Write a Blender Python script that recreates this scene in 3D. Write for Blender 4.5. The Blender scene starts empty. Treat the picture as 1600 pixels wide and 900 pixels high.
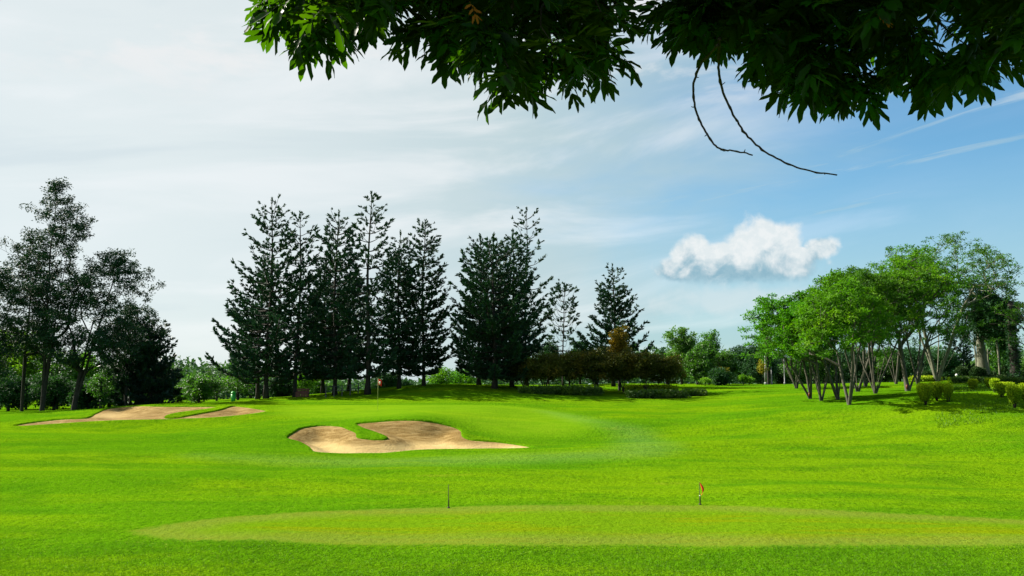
import bpy, math, random
import numpy as np
from mathutils import Vector
from mathutils.geometry import delaunay_2d_cdt

SC = bpy.context.scene
COL = SC.collection
R = math.radians
EXPO = 1.6
# ------------------------------------------------------------------ camera
F = 1333.0
PITCH = math.atan(150.0 / F)
cam_d = bpy.data.cameras.new('camera'); cam = bpy.data.objects.new('camera', cam_d); COL.objects.link(cam)
cam.location = (0, 0, 0); cam.rotation_euler = (math.pi / 2 + PITCH, 0, 0)
cam_d.sensor_width = 36; cam_d.lens = 36 * F / 1600; cam_d.clip_start = 0.05; cam_d.clip_end = 9000
SC.camera = cam
# ------------------------------------------------------------------ light
SUN_AZ, SUN_EL = -67.0, 38.0          # degrees from +Y (view direction), negative = left
sun_dir = Vector((math.sin(R(SUN_AZ)) * math.cos(R(SUN_EL)), math.cos(R(SUN_AZ)) * math.cos(R(SUN_EL)), math.sin(R(SUN_EL))))
sd_ = bpy.data.lights.new('sun', 'SUN'); sun = bpy.data.objects.new('sun', sd_); COL.objects.link(sun)
sd_.energy = 5.0; sd_.angle = R(0.5); sd_.color = (1.0, 0.93, 0.80)
sun.rotation_euler = (-sun_dir).to_track_quat('-Z', 'Y').to_euler()
SC.view_settings.view_transform = 'Standard'; SC.view_settings.look = 'None'
SC.view_settings.gamma = 1.0; SC.view_settings.exposure = EXPO
try: SC.view_settings.use_curve_mapping = False
except Exception: pass


class NT:
    """small helper for node graphs"""
    def __init__(s, tree):
        s.t = tree; s.n = tree.nodes; s.l = tree.links
    def node(s, typ, **kw):
        n = s.n.new(typ)
        for k, v in kw.items(): setattr(n, k, v)
        return n
    def put(s, sock, v):
        if isinstance(v, bpy.types.NodeSocket): s.l.new(v, sock)
        elif v is not None:
            if isinstance(v, (tuple, list)) and len(v) == 3 and sock.type == 'RGBA': v = (*v, 1)
            sock.default_value = v
    def math(s, op, a, b=None, c=None, clamp=False):
        n = s.node('ShaderNodeMath', operation=op, use_clamp=clamp)
        s.put(n.inputs[0], a)
        if b is not None: s.put(n.inputs[1], b)
        if c is not None: s.put(n.inputs[2], c)
        return n.outputs[0]
    def mix(s, f, a, b, blend='MIX'):
        n = s.node('ShaderNodeMix', data_type='RGBA', blend_type=blend)
        s.put(n.inputs[0], f); s.put(n.inputs[6], a); s.put(n.inputs[7], b)
        return n.outputs[2]
    def noise(s, vec, scale, detail=4, rough=.55, dist=0.0):
        n = s.node('ShaderNodeTexNoise')
        if vec is not None: s.l.new(vec, n.inputs['Vector'])
        n.inputs['Scale'].default_value = scale; n.inputs['Detail'].default_value = detail
        n.inputs['Roughness'].default_value = rough; n.inputs['Distortion'].default_value = dist
        return n.outputs[0]
    def ramp(s, v, lo, hi, a=0.0, b=1.0, smooth=True):
        n = s.node('ShaderNodeMapRange', interpolation_type='SMOOTHSTEP' if smooth else 'LINEAR', clamp=True)
        s.put(n.inputs['Value'], v); s.put(n.inputs['From Min'], lo); s.put(n.inputs['From Max'], hi)
        s.put(n.inputs['To Min'], a); s.put(n.inputs['To Max'], b)
        return n.outputs[0]
    def scale(s, vec, v3):
        n = s.node('ShaderNodeVectorMath', operation='MULTIPLY'); s.l.new(vec, n.inputs[0]); n.inputs[1].default_value = v3
        return n.outputs[0]
    def attr(s, name):
        return s.node('ShaderNodeAttribute', attribute_name=name).outputs['Fac']


# ------------------------------------------------------------------ sky (world)
world = bpy.data.worlds.new('World'); SC.world = world; world.use_nodes = True
g = NT(world.node_tree); g.n.clear()
out = g.node('ShaderNodeOutputWorld')
sky = g.node('ShaderNodeTexSky', sky_type='NISHITA'); sky.sun_disc = False
sky.sun_elevation = R(SUN_EL); sky.sun_rotation = R(SUN_AZ)
sky.air_density = 1.0; sky.dust_density = 0.6; sky.ozone_density = 1.0
tc = g.node('ShaderNodeTexCoord').outputs['Generated']
sep = g.node('ShaderNodeSeparateXYZ'); g.l.new(tc, sep.inputs[0])
dx, dy, dz = sep.outputs
az = g.math('MULTIPLY', g.math('ARCTAN2', dx, dy), 57.2958)          # degrees, right positive
el = g.math('MULTIPLY', g.math('ARCSINE', dz), 57.2958)
SK = 0.074
clear = g.node('ShaderNodeVectorMath', operation='SCALE'); g.l.new(sky.outputs[0], clear.inputs[0]); clear.inputs[3].default_value = 1.0
# direction space squeezed so that the cloud sheets read as long streaks near the horizon
cmb = g.node('ShaderNodeCombineXYZ')
g.l.new(g.math('MULTIPLY', az, 0.05), cmb.inputs[0]); g.l.new(g.math('MULTIPLY', el, 0.13), cmb.inputs[1]); cmb.inputs[2].default_value = 1.7
ae = cmb.outputs[0]
rot = g.node('ShaderNodeVectorRotate', rotation_type='Z_AXIS'); g.l.new(ae, rot.inputs['Vector']); rot.inputs['Angle'].default_value = R(-22)
n1 = g.noise(rot.outputs[0], 1.2, 7, .55, .6)
n2 = g.noise(g.scale(rot.outputs[0], (.55, 2.6, 1)), 2.2, 8, .62, .8)
n3 = g.noise(g.scale(rot.outputs[0], (.8, 1.6, 1)), 1.1, 6, .55, .5)
L0 = 10.0    # cloud radiance before the background strength
# veil: thin high cloud everywhere left of a slanted line, breaking into streaks to the right
line = g.math('ADD', az, g.math('MULTIPLY', g.math('ABSOLUTE', g.math('SUBTRACT', el, 13.0)), -0.62))
line = g.math('ADD', line, g.math('MULTIPLY', g.math('SUBTRACT', n1, 0.5), 26.0))
veil = g.ramp(line, -4.0, 24.0, 1.0, 0.10)
streak = g.ramp(n2, 0.47, 0.68, 0.0, 0.75)
veil = g.math('MAXIMUM', veil, g.math('MULTIPLY', streak, g.ramp(az, 0, 20, 1.0, .75)))
low = g.ramp(el, 1.0, 18.0, 0.80, 0.0)                                  # pale air low down
veil = g.math('MAXIMUM', veil, low)
veilc = g.mix(g.ramp(az, -26, 12), (.80, .855, .85), (.50, .645, .675))
veilc = g.mix(g.ramp(n3, .46, .66, 0, .75), veilc, (.90, .92, .915))
veilc = g.mix(g.ramp(n3, .46, .30, 0, .55), veilc, (.66, .74, .765))
clearc = g.mix(1.0, g.mix(1.0, clear.outputs[0], (SK, SK, SK), 'MULTIPLY'), (0.33, 0.62, 0.72), 'MULTIPLY')
K = 1.0 / (2 ** EXPO)
veilc = g.mix(1.0, veilc, (K, K, K), 'MULTIPLY')
c = g.mix(g.math('MULTIPLY', veil, .93), clearc, veilc)
# bright broken cloud high up
puff = g.ramp(g.noise(rot.outputs[0], 2.3, 9, .58, .3), .52, .68)
puffm = g.math('MULTIPLY', g.math('MULTIPLY', puff, g.ramp(el, 15, 22)), g.ramp(az, 14, 20, .9, 0.0))
c = g.mix(puffm, c, (.86 * K, .87 * K, .88 * K))
# the single cumulus: lobes in (azimuth, elevation) with a ragged edge and a flat base
cn = g.node('ShaderNodeCombineXYZ'); g.l.new(g.math('MULTIPLY', az, 1.0), cn.inputs[0]); g.l.new(el, cn.inputs[1])
bn = g.noise(cn.outputs[0], .62, 9, .56, .25)
bn2 = g.noise(cn.outputs[0], 1.5, 6, .6, .2)
def blob(ca, ce, ra, re):
    a = g.math('DIVIDE', g.math('SUBTRACT', az, ca), ra); b = g.math('DIVIDE', g.math('SUBTRACT', el, ce), re)
    return g.math('SUBTRACT', 1.0, g.math('SQRT', g.math('ADD', g.math('MULTIPLY', a, a), g.math('MULTIPLY', b, b))))
def azof(px): return math.degrees(math.atan((px - 800) / F))
def elof(px, py):
    du = (450 - py) / F; v = Vector(((px - 800) / F, math.cos(PITCH) - du * math.sin(PITCH), math.sin(PITCH) + du * math.cos(PITCH))).normalized()
    return math.degrees(math.asin(v.z))
m = None
for (px, py, ra, re) in [(1190, 388, 2.3, 2.2), (1222, 380, 1.6, 1.5), (1085, 395, 1.6, 1.25), (1125, 400, 2.4, 1.0), (1070, 420, 2.0, 1.0),
                         (1168, 422, 5.0, 1.5), (1235, 405, 2.3, 1.0), (1290, 385, 1.25, .75), (1262, 398, 1.6, .6)]:
    b = blob(azof(px), elof(px, py), ra, re); m = b if m is None else g.math('MAXIMUM', m, b)
m = g.math('ADD', m, g.math('MULTIPLY', g.math('SUBTRACT', bn, .5), 1.1))
m = g.ramp(m, -.06, .34)
base_e = elof(1170, 441)
m = g.math('MULTIPLY', m, g.ramp(g.math('ADD', el, g.math('MULTIPLY', bn2, .5)), base_e - .1, base_e + .75))
shade = g.ramp(g.math('ADD', el, g.math('MULTIPLY', g.math('SUBTRACT', bn, .5), 7.0)), base_e + .1, base_e + 2.2)
cumc = g.mix(shade, (.27 * K, .47 * K, .58 * K), (.88 * K, .91 * K, .91 * K))
cumc = g.mix(g.ramp(bn2, .60, .42, 0, .22), cumc, (.50 * K, .66 * K, .72 * K))
c = g.mix(g.math('MULTIPLY', m, .93), c, cumc)
# soft white bank under it and over the tree line
m2 = g.math('ADD', blob(azof(1130), elof(1130, 470), 9.0, 1.5), g.math('MULTIPLY', g.math('SUBTRACT', bn, .5), 1.3))
c = g.mix(g.ramp(m2, .1, .9, 0, .55), c, (.74 * K, .82 * K, .84 * K))
bg = g.node('ShaderNodeBackground'); g.l.new(c, bg.inputs[0]); bg.inputs[1].default_value = 1.0
g.l.new(bg.outputs[0], out.inputs[0])

# ------------------------------------------------------------------ geometry helpers
def ray(px, py):
    du = (450 - py) / F
    return np.array([(px - 800) / F, math.cos(PITCH) - du * math.sin(PITCH), math.sin(PITCH) + du * math.cos(PITCH)])
def P(px, py, D):
    v = ray(px, py); return v * (D / v[1])
def Z(py, D): return P(800, py, D)[2]

def nrm(a):
    return a / np.maximum(np.linalg.norm(a, axis=-1, keepdims=True), 1e-9)

def build(name, verts, faces_list, mat, parent=None, attrs=None, smooth=False, loc=None, normals=None):
    """faces_list: list of int arrays (n,k)"""
    me = bpy.data.meshes.new(name)
    verts = np.asarray(verts, dtype=np.float32)
    me.vertices.add(len(verts)); me.vertices.foreach_set('co', verts.ravel())
    lt = np.concatenate([np.full(len(f), f.shape[1], dtype=np.int32) for f in faces_list])
    lv = np.concatenate([f.ravel() for f in faces_list]).astype(np.int32)
    me.loops.add(len(lv)); me.loops.foreach_set('vertex_index', lv)
    me.polygons.add(len(lt)); me.polygons.foreach_set('loop_start', np.concatenate([[0], np.cumsum(lt)[:-1]]).astype(np.int32))
    me.polygons.foreach_set('loop_total', lt)
    me.polygons.foreach_set('use_smooth', np.full(len(lt), smooth))
    for k, v in (attrs or {}).items():
        a = me.attributes.new(k, 'FLOAT', 'POINT'); a.data.foreach_set('value', np.asarray(v, dtype=np.float32))
    me.update(calc_edges=True); me.validate()
    if normals is not None: me.normals_split_custom_set_from_vertices([tuple(x) for x in normals])
    me.materials.append(mat)
    o = bpy.data.objects.new(name, me); COL.objects.link(o)
    if parent is not None: o.parent = parent
    if loc is not None: o.location = loc
    return o

def thing(name, label, cat, loc, group=None, rz=0.0):
    o = bpy.data.objects.new(name, None); COL.objects.link(o)
    o.location = loc; o.rotation_euler = (0, 0, rz); o['label'] = label; o['category'] = cat
    if group: o['group'] = group
    o.empty_display_size = .2
    return o

def frustums(A, B, ra, rb, n=6):
    """vectorised tapered segments -> verts, quads"""
    A, B = np.asarray(A, float), np.asarray(B, float); ra = np.asarray(ra, float); rb = np.asarray(rb, float)
    d = nrm(B - A); h = np.where(np.abs(d[:, 2:3]) < .9, [[0, 0, 1.0]], [[1.0, 0, 0]])
    u = nrm(np.cross(d, h)); v = np.cross(d, u)
    th = np.arange(n) * 2 * math.pi / n
    ring = np.cos(th)[None, :, None] * u[:, None] + np.sin(th)[None, :, None] * v[:, None]
    ext = d * (ra * .4)[:, None]
    V = np.concatenate([(A - ext)[:, None] + ring * ra[:, None, None], B[:, None] + ring * rb[:, None, None]], axis=1)
    N = len(A); base = (np.arange(N) * 2 * n)[:, None]
    i = np.arange(n); j = (i + 1) % n
    q = np.stack([base + i, base + j, base + n + j, base + n + i], axis=-1).reshape(-1, 4)
    return V.reshape(-1, 3), q

def tube(pts, rad, n=8, cap=True):
    """continuous tube through pts"""
    pts = np.asarray(pts, float); rad = np.broadcast_to(np.asarray(rad, float), (len(pts),))
    d = nrm(np.gradient(pts, axis=0)); h = np.array([0, 0, 1.0]) if abs(d[0][2]) < .9 else np.array([1.0, 0, 0])
    u = nrm(np.cross(d[0], h)); V = []
    th = np.arange(n) * 2 * math.pi / n
    for k in range(len(pts)):
        u = nrm(u - d[k] * np.dot(u, d[k])); v = np.cross(d[k], u)
        V.append(pts[k] + rad[k] * (np.cos(th)[:, None] * u + np.sin(th)[:, None] * v))
    V = np.concatenate(V); i = np.arange(n); j = (i + 1) % n
    q = np.concatenate([np.stack([k * n + i, k * n + j, (k + 1) * n + j, (k + 1) * n + i], -1) for k in range(len(pts) - 1)])
    fl = [q]
    if cap: fl.append(np.array([list(range(n))[::-1], [(len(pts) - 1) * n + k for k in range(n)]]))
    return V, fl

def merge(parts):
    Vs, F3, off = [], {}, 0
    for V, fl in parts:
        Vs.append(V)
        for f in (fl if isinstance(fl, list) else [fl]):
            F3.setdefault(f.shape[1], []).append(f + off)
        off += len(V)
    return np.concatenate(Vs), [np.concatenate(v) for v in F3.values()]

def leafquads(C, D_, N_, L, W):
    """diamond leaves: C base point, D_ direction, N_ rough normal"""
    D_ = nrm(D_); S = nrm(np.cross(N_, D_)); nn = np.cross(D_, S)
    L = np.broadcast_to(L, (len(C),))[:, None]; W = np.broadcast_to(W, (len(C),))[:, None]
    V = np.stack([C, C + D_ * L * .45 + S * W * .5 + nn * W * .12, C + D_ * L, C + D_ * L * .45 - S * W * .5 + nn * W * .12], axis=1)
    q = np.arange(len(C) * 4).reshape(-1, 4)
    return V.reshape(-1, 3), q

# ------------------------------------------------------------------ terrain
ctrl = []
def cp(px, py, D): p = P(px, py, D); ctrl.append((p[0], D, p[2]))
for px in (-300, 0, 400, 800, 1200, 1600, 1900):
    cp(px, 902, 19.6)
for px in (400, 800, 1200, 1600, 1900): cp(px, 852, 21.6)
for px in (700, 1100): cp(px, 790, 28.2)
cp(1600, 812, 26.0); cp(1900, 826, 25.0); cp(0, 860, 21.6); cp(-300, 862, 21.6); cp(210, 836, 23.2); cp(0, 815, 25.5); cp(-300, 810, 26.0)
cp(400, 805, 26.2)
for px, py in ((-300, 760), (0, 758), (400, 757), (800, 754), (1200, 755), (1600, 768), (1900, 775)): cp(px, py, 33.0)
for px, py in ((-300, 710), (0, 716), (300, 718), (600, 722), (900, 722), (1200, 722), (1600, 732), (1900, 738)): cp(px, py, 42.0)
for px, py in ((450, 700), (600, 709), (780, 703)): cp(px, py, 48.0)
cp(840, 700, 49.0); cp(1000, 702, 47.5); cp(-100, 690, 50); cp(100, 692, 50); cp(300, 694, 50)
for px, py in ((480, 666), (560, 660), (654, 655), (712, 667)): cp(px, py, 54.5)
cp(380, 672, 54.0); cp(850, 676, 54.5); cp(950, 672, 55)
cp(1130, 676, 53); cp(1300, 683, 50); cp(1450, 683, 48); cp(1600, 690, 46); cp(1750, 690, 46); cp(1900, 690, 46)
for px, py in ((16, 665), (150, 659), (275, 656), (400, 647)): cp(px, py, 60.5)
for px, py in ((150, 641), (250, 632.5), (370, 632)): cp(px, py, 68.0)
cp(20, 652, 66); cp(-150, 664, 62)
for px, py in ((500, 640), (600, 640), (760, 640)): cp(px, py, 62.5)
for px, py in ((440, 631.5), (600, 631.2), (760, 632)): cp(px, py, 68.5)
cp(870, 648, 63); cp(960, 652, 61); cp(1080, 655, 60); cp(1200, 652, 58); cp(1327, 632, 62.5); cp(1267, 622, 69); cp(1440, 634, 56); cp(1580, 640, 52); cp(1700, 640, 52)
cp(430, 622, 83); cp(500, 620, 82); cp(575, 617, 83); cp(630, 607, 86); cp(664, 602.5, 87); cp(774, 607, 84); cp(700, 622, 75)
cp(900, 620, 78); cp(1000, 624, 76); cp(1120, 622, 76); cp(900, 604, 95); cp(1050, 603, 98)
for px in (950, 1100, 1180, 1250): cp(px, 600.5, 120)
cp(1365, 611, 75); cp(1418, 609, 74); cp(1465, 596, 90); cp(1600, 598, 84); cp(1540, 606, 70); cp(1800, 600, 80); cp(1400, 597.5, 105)
cp(75, 641.5, 80); cp(-150, 650, 80); cp(160, 640, 82); cp(300, 634, 84); cp(370, 628, 84)
for X, D, z in [(-150, 130, -4), (-90, 130, -3.4), (-40, 130, -2.2), (0, 130, -1.0), (20, 140, -.4), (60, 140, 0.2), (110, 140, .8),
                (-200, 300, -6), (0, 300, -4), (200, 300, -3), (-400, 800, -9), (0, 800, -8), (400, 800, -8),
                (0, 14, -4.45), (-15, 14, -4.45), (15, 14, -4.45), (0, 9, -3.3), (-9, 9, -3.4), (9, 9, -3.3), (0, 4, -1.9), (-6, 4, -2.2), (6, 4, -1.9),
                (0, -1, -1.7), (6, -1, -1.7), (-6, -1, -1.9), (0, -8, -1.7), (-20, -5, -2.4), (20, -5, -2)]:
    ctrl.append((X, D, z))
ctrl = np.array(ctrl)
def uv(X, Y):
    Yc = np.clip(Y, -10, 900) + 14
    return np.stack([np.clip(X / Yc, -1.3, 1.3) * 2.2, np.log(Yc) * 1.6], -1)
def tpsk(r2): return .5 * r2 * np.log(r2 + 1e-12)
CU = uv(ctrl[:, 0], ctrl[:, 1]); n_ = len(CU)
Kk = tpsk(((CU[:, None] - CU[None]) ** 2).sum(-1)) + np.eye(n_) * 1e-4
Pm = np.concatenate([np.ones((n_, 1)), CU], 1)
A_ = np.block([[Kk, Pm], [Pm.T, np.zeros((3, 3))]])
WT = np.linalg.solve(A_, np.concatenate([ctrl[:, 2], np.zeros(3)]))
rs = np.random.RandomState(3)
WV = [(rs.uniform(-1, 1, 2) * s, rs.uniform(0, 6.28), a) for s, a in ((.25, .05), (.3, .05), (.6, .022), (.7, .02), (1.5, .008), (1.8, .007), (2.6, .004), (3.1, .004))]
WV += [(np.array(k_), p_, a_) for k_, p_, a_ in (((.06, .42), .7, .16), ((-.09, .66), 2.1, .09), ((.16, .95), 4.0, .05), ((.22, -.30), 1.1, .07))]
def terr(X, Y):
    X = np.atleast_1d(np.asarray(X, float)); Y = np.atleast_1d(np.asarray(Y, float)); out_ = np.empty(len(X))
    for s in range(0, len(X), 20000):
        u = uv(X[s:s + 20000], Y[s:s + 20000])
        out_[s:s + 20000] = tpsk(((u[:, None] - CU[None]) ** 2).sum(-1)) @ WT[:n_] + WT[n_] + u @ WT[n_ + 1:]
    for k, ph, a in WV: out_ += a * np.sin(X * k[0] + Y * k[1] + ph) * np.clip(Y / 30, 0, 1) * (1 if abs(k[1]) > 3 else np.clip((Y - 29) / 5, .12, 1) * np.clip((70 - Y) / 10, .15, 1) * np.where(a > .045, np.clip(1.2 - np.exp(-((X + 6) / 9) ** 2 - ((Y - 54) / 9) ** 2) * 1.4, 0, 1), 1))
    return out_
def hit(px, py, d0=15.0, d1=150.0):
    """first point of the terrain under this sight line"""
    Ds = np.arange(d0, d1, .1); v = ray(px, py); X = v[0] / v[1] * Ds; z = v[2] / v[1] * Ds
    t = terr(X, Ds); k = np.argmax(t > z)
    if not (t > z).any(): k = int(np.argmin(z - t))
    return np.array([X[k], Ds[k], t[k]])
def on_ground(px, D):
    X = (px - 800) / F * D * 1.006; return np.array([X, D, terr([X], [D])[0]])

def smooth_poly(pts, step):
    pts = np.array(pts, float); n = len(pts); o = []
    for i in range(n):
        p0, p1, p2, p3 = pts[i - 1], pts[i], pts[(i + 1) % n], pts[(i + 2) % n]
        k = max(2, int(np.linalg.norm(p2 - p1) / step))
        for t in np.arange(k) / k:
            o.append(.5 * ((2 * p1) + (-p0 + p2) * t + (2 * p0 - 5 * p1 + 4 * p2 - p3) * t * t + (-p0 + 3 * p1 - 3 * p2 + p3) * t ** 3))
    return np.array(o)
def sdist(X, Y, poly):
    """signed distance, positive inside"""
    Q = np.stack([X, Y], -1); out_ = np.empty(len(Q)); a = poly; b = np.roll(poly, -1, 0); ab = b - a
    for s in range(0, len(Q), 4000):
        q = Q[s:s + 4000, None]; t = np.clip(((q - a) * ab).sum(-1) / ((ab ** 2).sum(-1) + 1e-12), 0, 1)
        d = np.sqrt((((q - a) - t[..., None] * ab) ** 2).sum(-1)).min(1)
        c_ = ((a[:, 1] > q[..., 1]) != (b[:, 1] > q[..., 1])) & (q[..., 0] < (b[:, 0] - a[:, 0]) * (q[..., 1] - a[:, 1]) / (b[:, 1] - a[:, 1] + 1e-12) + a[:, 0])
        out_[s:s + 4000] = np.where(c_.sum(1) % 2 == 1, d, -d)
    return out_
def ground_poly(pp, step, d0=15.0, d1=76.0):
    return smooth_poly([hit(x, y, d0, d1)[:2] for x, y in pp], step)

bunker_a = ground_poly([(447.5, 684.5), (458.5, 675), (475, 667.5), (502.5, 664), (530, 664.7), (544, 669.4), (557.5, 675), (560, 683), (585, 686), (606, 684.5),
    (585, 675), (566, 668.5), (556, 661.5), (585, 658.4), (618, 656), (654, 656), (681, 659.8), (709, 666.6), (721, 672), (724, 681), (738, 686.7), (777.5, 690),
    (810.5, 694), (834, 699), (800, 701.3), (740, 702), (695, 702.6), (640, 705), (574, 708.7), (530, 709), (492, 706.5), (484, 699.6), (469.5, 691)], .3, 44, 58)
bunker_b = ground_poly([(20, 664.6), (55, 659), (96, 654.6), (137.5, 652), (148.5, 646), (165, 639), (190, 634.8), (247, 634), (302, 634.5), (344, 635), (324, 639),
    (275, 645.5), (258, 651), (268, 653), (302, 648), (344, 640), (366, 634), (393, 636.5), (418, 642), (385, 648), (330, 653), (275, 655.2), (220, 656.5), (154, 658.6), (82, 663), (35, 666)], .3, 56, 72)
green_a = ground_poly([(432, 645), (440, 636), (500, 633.5), (600, 632.6), (700, 632.8), (780, 633.5), (850, 640), (900, 652), (925, 664), (905, 676), (850, 682),
    (790, 680), (740, 668), (690, 652), (620, 650), (550, 653), (480, 652)], .6, 50, 70)
green_b = ground_poly([(204, 831), (240, 823), (320, 812), (430, 803), (560, 797), (700, 792.5), (900, 789.5), (1100, 790), (1250, 795), (1400, 803), (1600, 813), (1750, 824),
    (1850, 840), (1750, 853), (1600, 852), (1400, 853), (1200, 853.5), (1000, 853), (800, 852), (650, 851), (500, 850), (330, 846), (240, 840)], .5, 18, 32)
band = ground_poly([(300, 712), (450, 724), (600, 727), (750, 724), (880, 720), (1000, 714), (1050, 703), (1040, 690), (1010, 675), (960, 662), (905, 652), (850, 642),
    (900, 656), (950, 668), (970, 682), (968, 697), (930, 705), (850, 709), (700, 714), (560, 717), (450, 716)], .6, 40, 68)

def axis(segs):
    a = [segs[0][0]]
    for s, e, st in segs:
        n = max(1, int(round((e - s) / st))); a += list(s + (e - s) * (np.arange(n) + 1) / n)
    return np.array(a)
def geo(a, b, n): return list(zip(np.geomspace(a, b, n)[:-1], np.geomspace(a, b, n)[1:]))
right = np.concatenate([np.arange(50, 90, 2.0), np.arange(90, 200, 8.0), np.geomspace(200, 3500, 14)])
xs = np.concatenate([-right[::-1], np.arange(-49.4, 50, .62), right])
ys = np.concatenate([-np.geomspace(12, 3000, 10)[::-1], np.arange(-10, 12, 1.0), np.arange(12, 90, .62), np.arange(90, 140, 2.0), np.arange(140, 300, 10), np.geomspace(300, 6000, 16)])
GX, GY = np.meshgrid(xs, ys); pts = np.stack([GX.ravel(), GY.ravel()], -1)
loops, extra = [], []
for bk in (bunker_a, bunker_b):
    lo, hi = bk.min(0) - .5, bk.max(0) + .5
    ex = np.stack(np.meshgrid(np.arange(lo[0], hi[0], .24), np.arange(lo[1], hi[1], .24)), -1).reshape(-1, 2)
    inb = (pts[:, 0] > lo[0]) & (pts[:, 0] < hi[0]) & (pts[:, 1] > lo[1]) & (pts[:, 1] < hi[1]); pts = pts[~inb]
    ex = ex[np.abs(sdist(ex[:, 0], ex[:, 1], bk) - .03) > .14]; extra.append(ex)
    tn = np.roll(bk, -1, 0) - np.roll(bk, 1, 0); nr = np.stack([-tn[:, 1], tn[:, 0]], -1); nr /= np.linalg.norm(nr, axis=1, keepdims=True) + 1e-9
    t_ = bk + nr * .01
    if (sdist(t_[:, 0], t_[:, 1], bk) < 0).mean() > .5: nr = -nr
    inset = bk + nr * .07
    loops += [bk, inset]
for gr in (green_a, green_b):
    near = np.ones(len(pts), bool); lo, hi = gr.min(0) - 1, gr.max(0) + 1
    idx = np.where((pts[:, 0] > lo[0]) & (pts[:, 0] < hi[0]) & (pts[:, 1] > lo[1]) & (pts[:, 1] < hi[1]))[0]
    near[idx[np.abs(sdist(pts[idx, 0], pts[idx, 1], gr)) < .12]] = False; pts = pts[near]; loops.append(gr)
allp = np.concatenate([pts] + extra); edges = []
for lp in loops:
    k = len(allp); allp = np.concatenate([allp, lp]); n = len(lp); edges += [(k + i, k + (i + 1) % n) for i in range(n)]
vo, eo, fo, *_ = delaunay_2d_cdt([Vector(p) for p in allp], edges, [], 0, 1e-5)
V2 = np.array([tuple(v) for v in vo]); T = np.array([f for f in fo if len(f) == 3])
zz = terr(V2[:, 0], V2[:, 1])
def sd_attr(poly, far=-6.0, pad=6.0):
    r = np.full(len(V2), far); lo, hi = poly.min(0) - pad, poly.max(0) + pad
    i = np.where((V2[:, 0] > lo[0]) & (V2[:, 0] < hi[0]) & (V2[:, 1] > lo[1]) & (V2[:, 1] < hi[1]))[0]
    r[i] = sdist(V2[i, 0], V2[i, 1], poly); return r
sa, sb, sga, sgb, sbd = [sd_attr(p) for p in (bunker_a, bunker_b, green_a, green_b, band)]
sbk = np.maximum(sa, sb)
def sstep(x, a, b): t = np.clip((x - a) / (b - a), 0, 1); return t * t * (3 - 2 * t)
zz += .03 * np.exp(-(np.clip(-sbk, 0, 9) / .45) ** 2) * (sbk > -2)                  # raised turf lip
inside = sbk > .05
zz = np.where(inside, zz - .10 - .50 * sstep(sa, .05, 1.7) - .30 * sstep(sb, .05, 1.8), zz)
V3 = np.concatenate([V2, zz[:, None]], 1)
fn = np.cross(V3[T[:, 1]] - V3[T[:, 0]], V3[T[:, 2]] - V3[T[:, 0]]); T[fn[:, 2] < 0] = T[fn[:, 2] < 0][:, ::-1]
fn = np.where(fn[:, 2:3] < 0, -fn, fn)
cen = V2[T].mean(1); fsand = sbk[T].min(1) > .04
VN = np.zeros_like(V3)
for k in range(3): np.add.at(VN, T[~fsand][:, k], fn[~fsand])
VN = nrm(VN); VN[np.abs(VN).sum(1) < .1] = (0, 0, 1)
fga = (sga[T].min(1) > -.02) & ~fsand & (sdist(cen[:, 0], cen[:, 1], green_a) > 0)
fgb = (sgb[T].min(1) > -.02) & ~fsand & (sdist(cen[:, 0], cen[:, 1], green_b) > 0)

# ------------------------------------------------------------------ materials
def new_mat(name):
    m_ = bpy.data.materials.new(name); m_.use_nodes = True; n = NT(m_.node_tree); n.n.clear(); return m_, n
def principled(n, col, rough=.6, bump=None, spec=.3):
    b = n.node('ShaderNodeBsdfPrincipled'); n.put(b.inputs['Base Color'], col); n.put(b.inputs['Roughness'], rough)
    b.inputs['Specular IOR Level'].default_value = spec
    if bump is not None: n.l.new(bump, b.inputs['Normal'])
    o = n.node('ShaderNodeOutputMaterial'); n.l.new(b.outputs[0], o.inputs[0]); return b
def bump(n, h, strength, dist=.05):
    b = n.node('ShaderNodeBump'); b.inputs['Strength'].default_value = strength; b.inputs['Distance'].default_value = dist; n.l.new(h, b.inputs['Height']); return b.outputs[0]

grass_m, n = new_mat('mown_grass')
pos = n.node('ShaderNodeTexCoord').outputs['Object']
big = n.noise(n.scale(pos, (.35, 1.5, 1)), .14, 4, .55, .4); mid = n.noise(n.scale(pos, (.45, 1, 1)), .6, 4, .6, .3); clump = n.noise(pos, 4.5, 4, .65); fine = n.noise(pos, 22, 3, .7)
streakv = n.noise(n.scale(pos, (.35, 1.3, 1)), 1.6, 4, .65, .5)
G1, G2, G3 = (.060, .158, .0020), (.030, .106, .0020), (.098, .190, .0020)
col = n.mix(n.ramp(big, .42, .60), G1, G3)  # grass tone stripes, contrast raised to paint the shading of rolling relief
col = n.mix(n.ramp(mid, .42, .68, 0, .55), col, G2)
col = n.mix(n.ramp(streakv, .56, .70, 0, .45), col, (.032, .105, .001))
dryp = n.math('MULTIPLY', n.ramp(n.noise(n.scale(pos, (.6, 1.6, 1)), .33, 5, .7, .6), .60, .70), n.ramp(clump, .4, .6, .25, .9))
col = n.mix(n.math('MULTIPLY', dryp, .40), col, (.150, .165, .012))
# mown surface of the raised green: finer and a little lighter, mowing bands
ga = n.ramp(n.math('ADD', n.attr('green_a'), n.math('MULTIPLY', n.math('SUBTRACT', mid, .5), 2.5)), -1.6, 1.4)
col = n.mix(n.math('MULTIPLY', ga, .60), col, n.mix(n.ramp(streakv, .4, .6), (.090, .180, .004), (.118, .205, .006)))
# pale strip of grass colour around it
bd = n.math('MULTIPLY', n.ramp(n.attr('band'), -1.6, 1.6), n.ramp(streakv, .25, .6, .5, 1.0))
col = n.mix(n.math('MULTIPLY', bd, .55), col, (.085, .175, .034))
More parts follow.
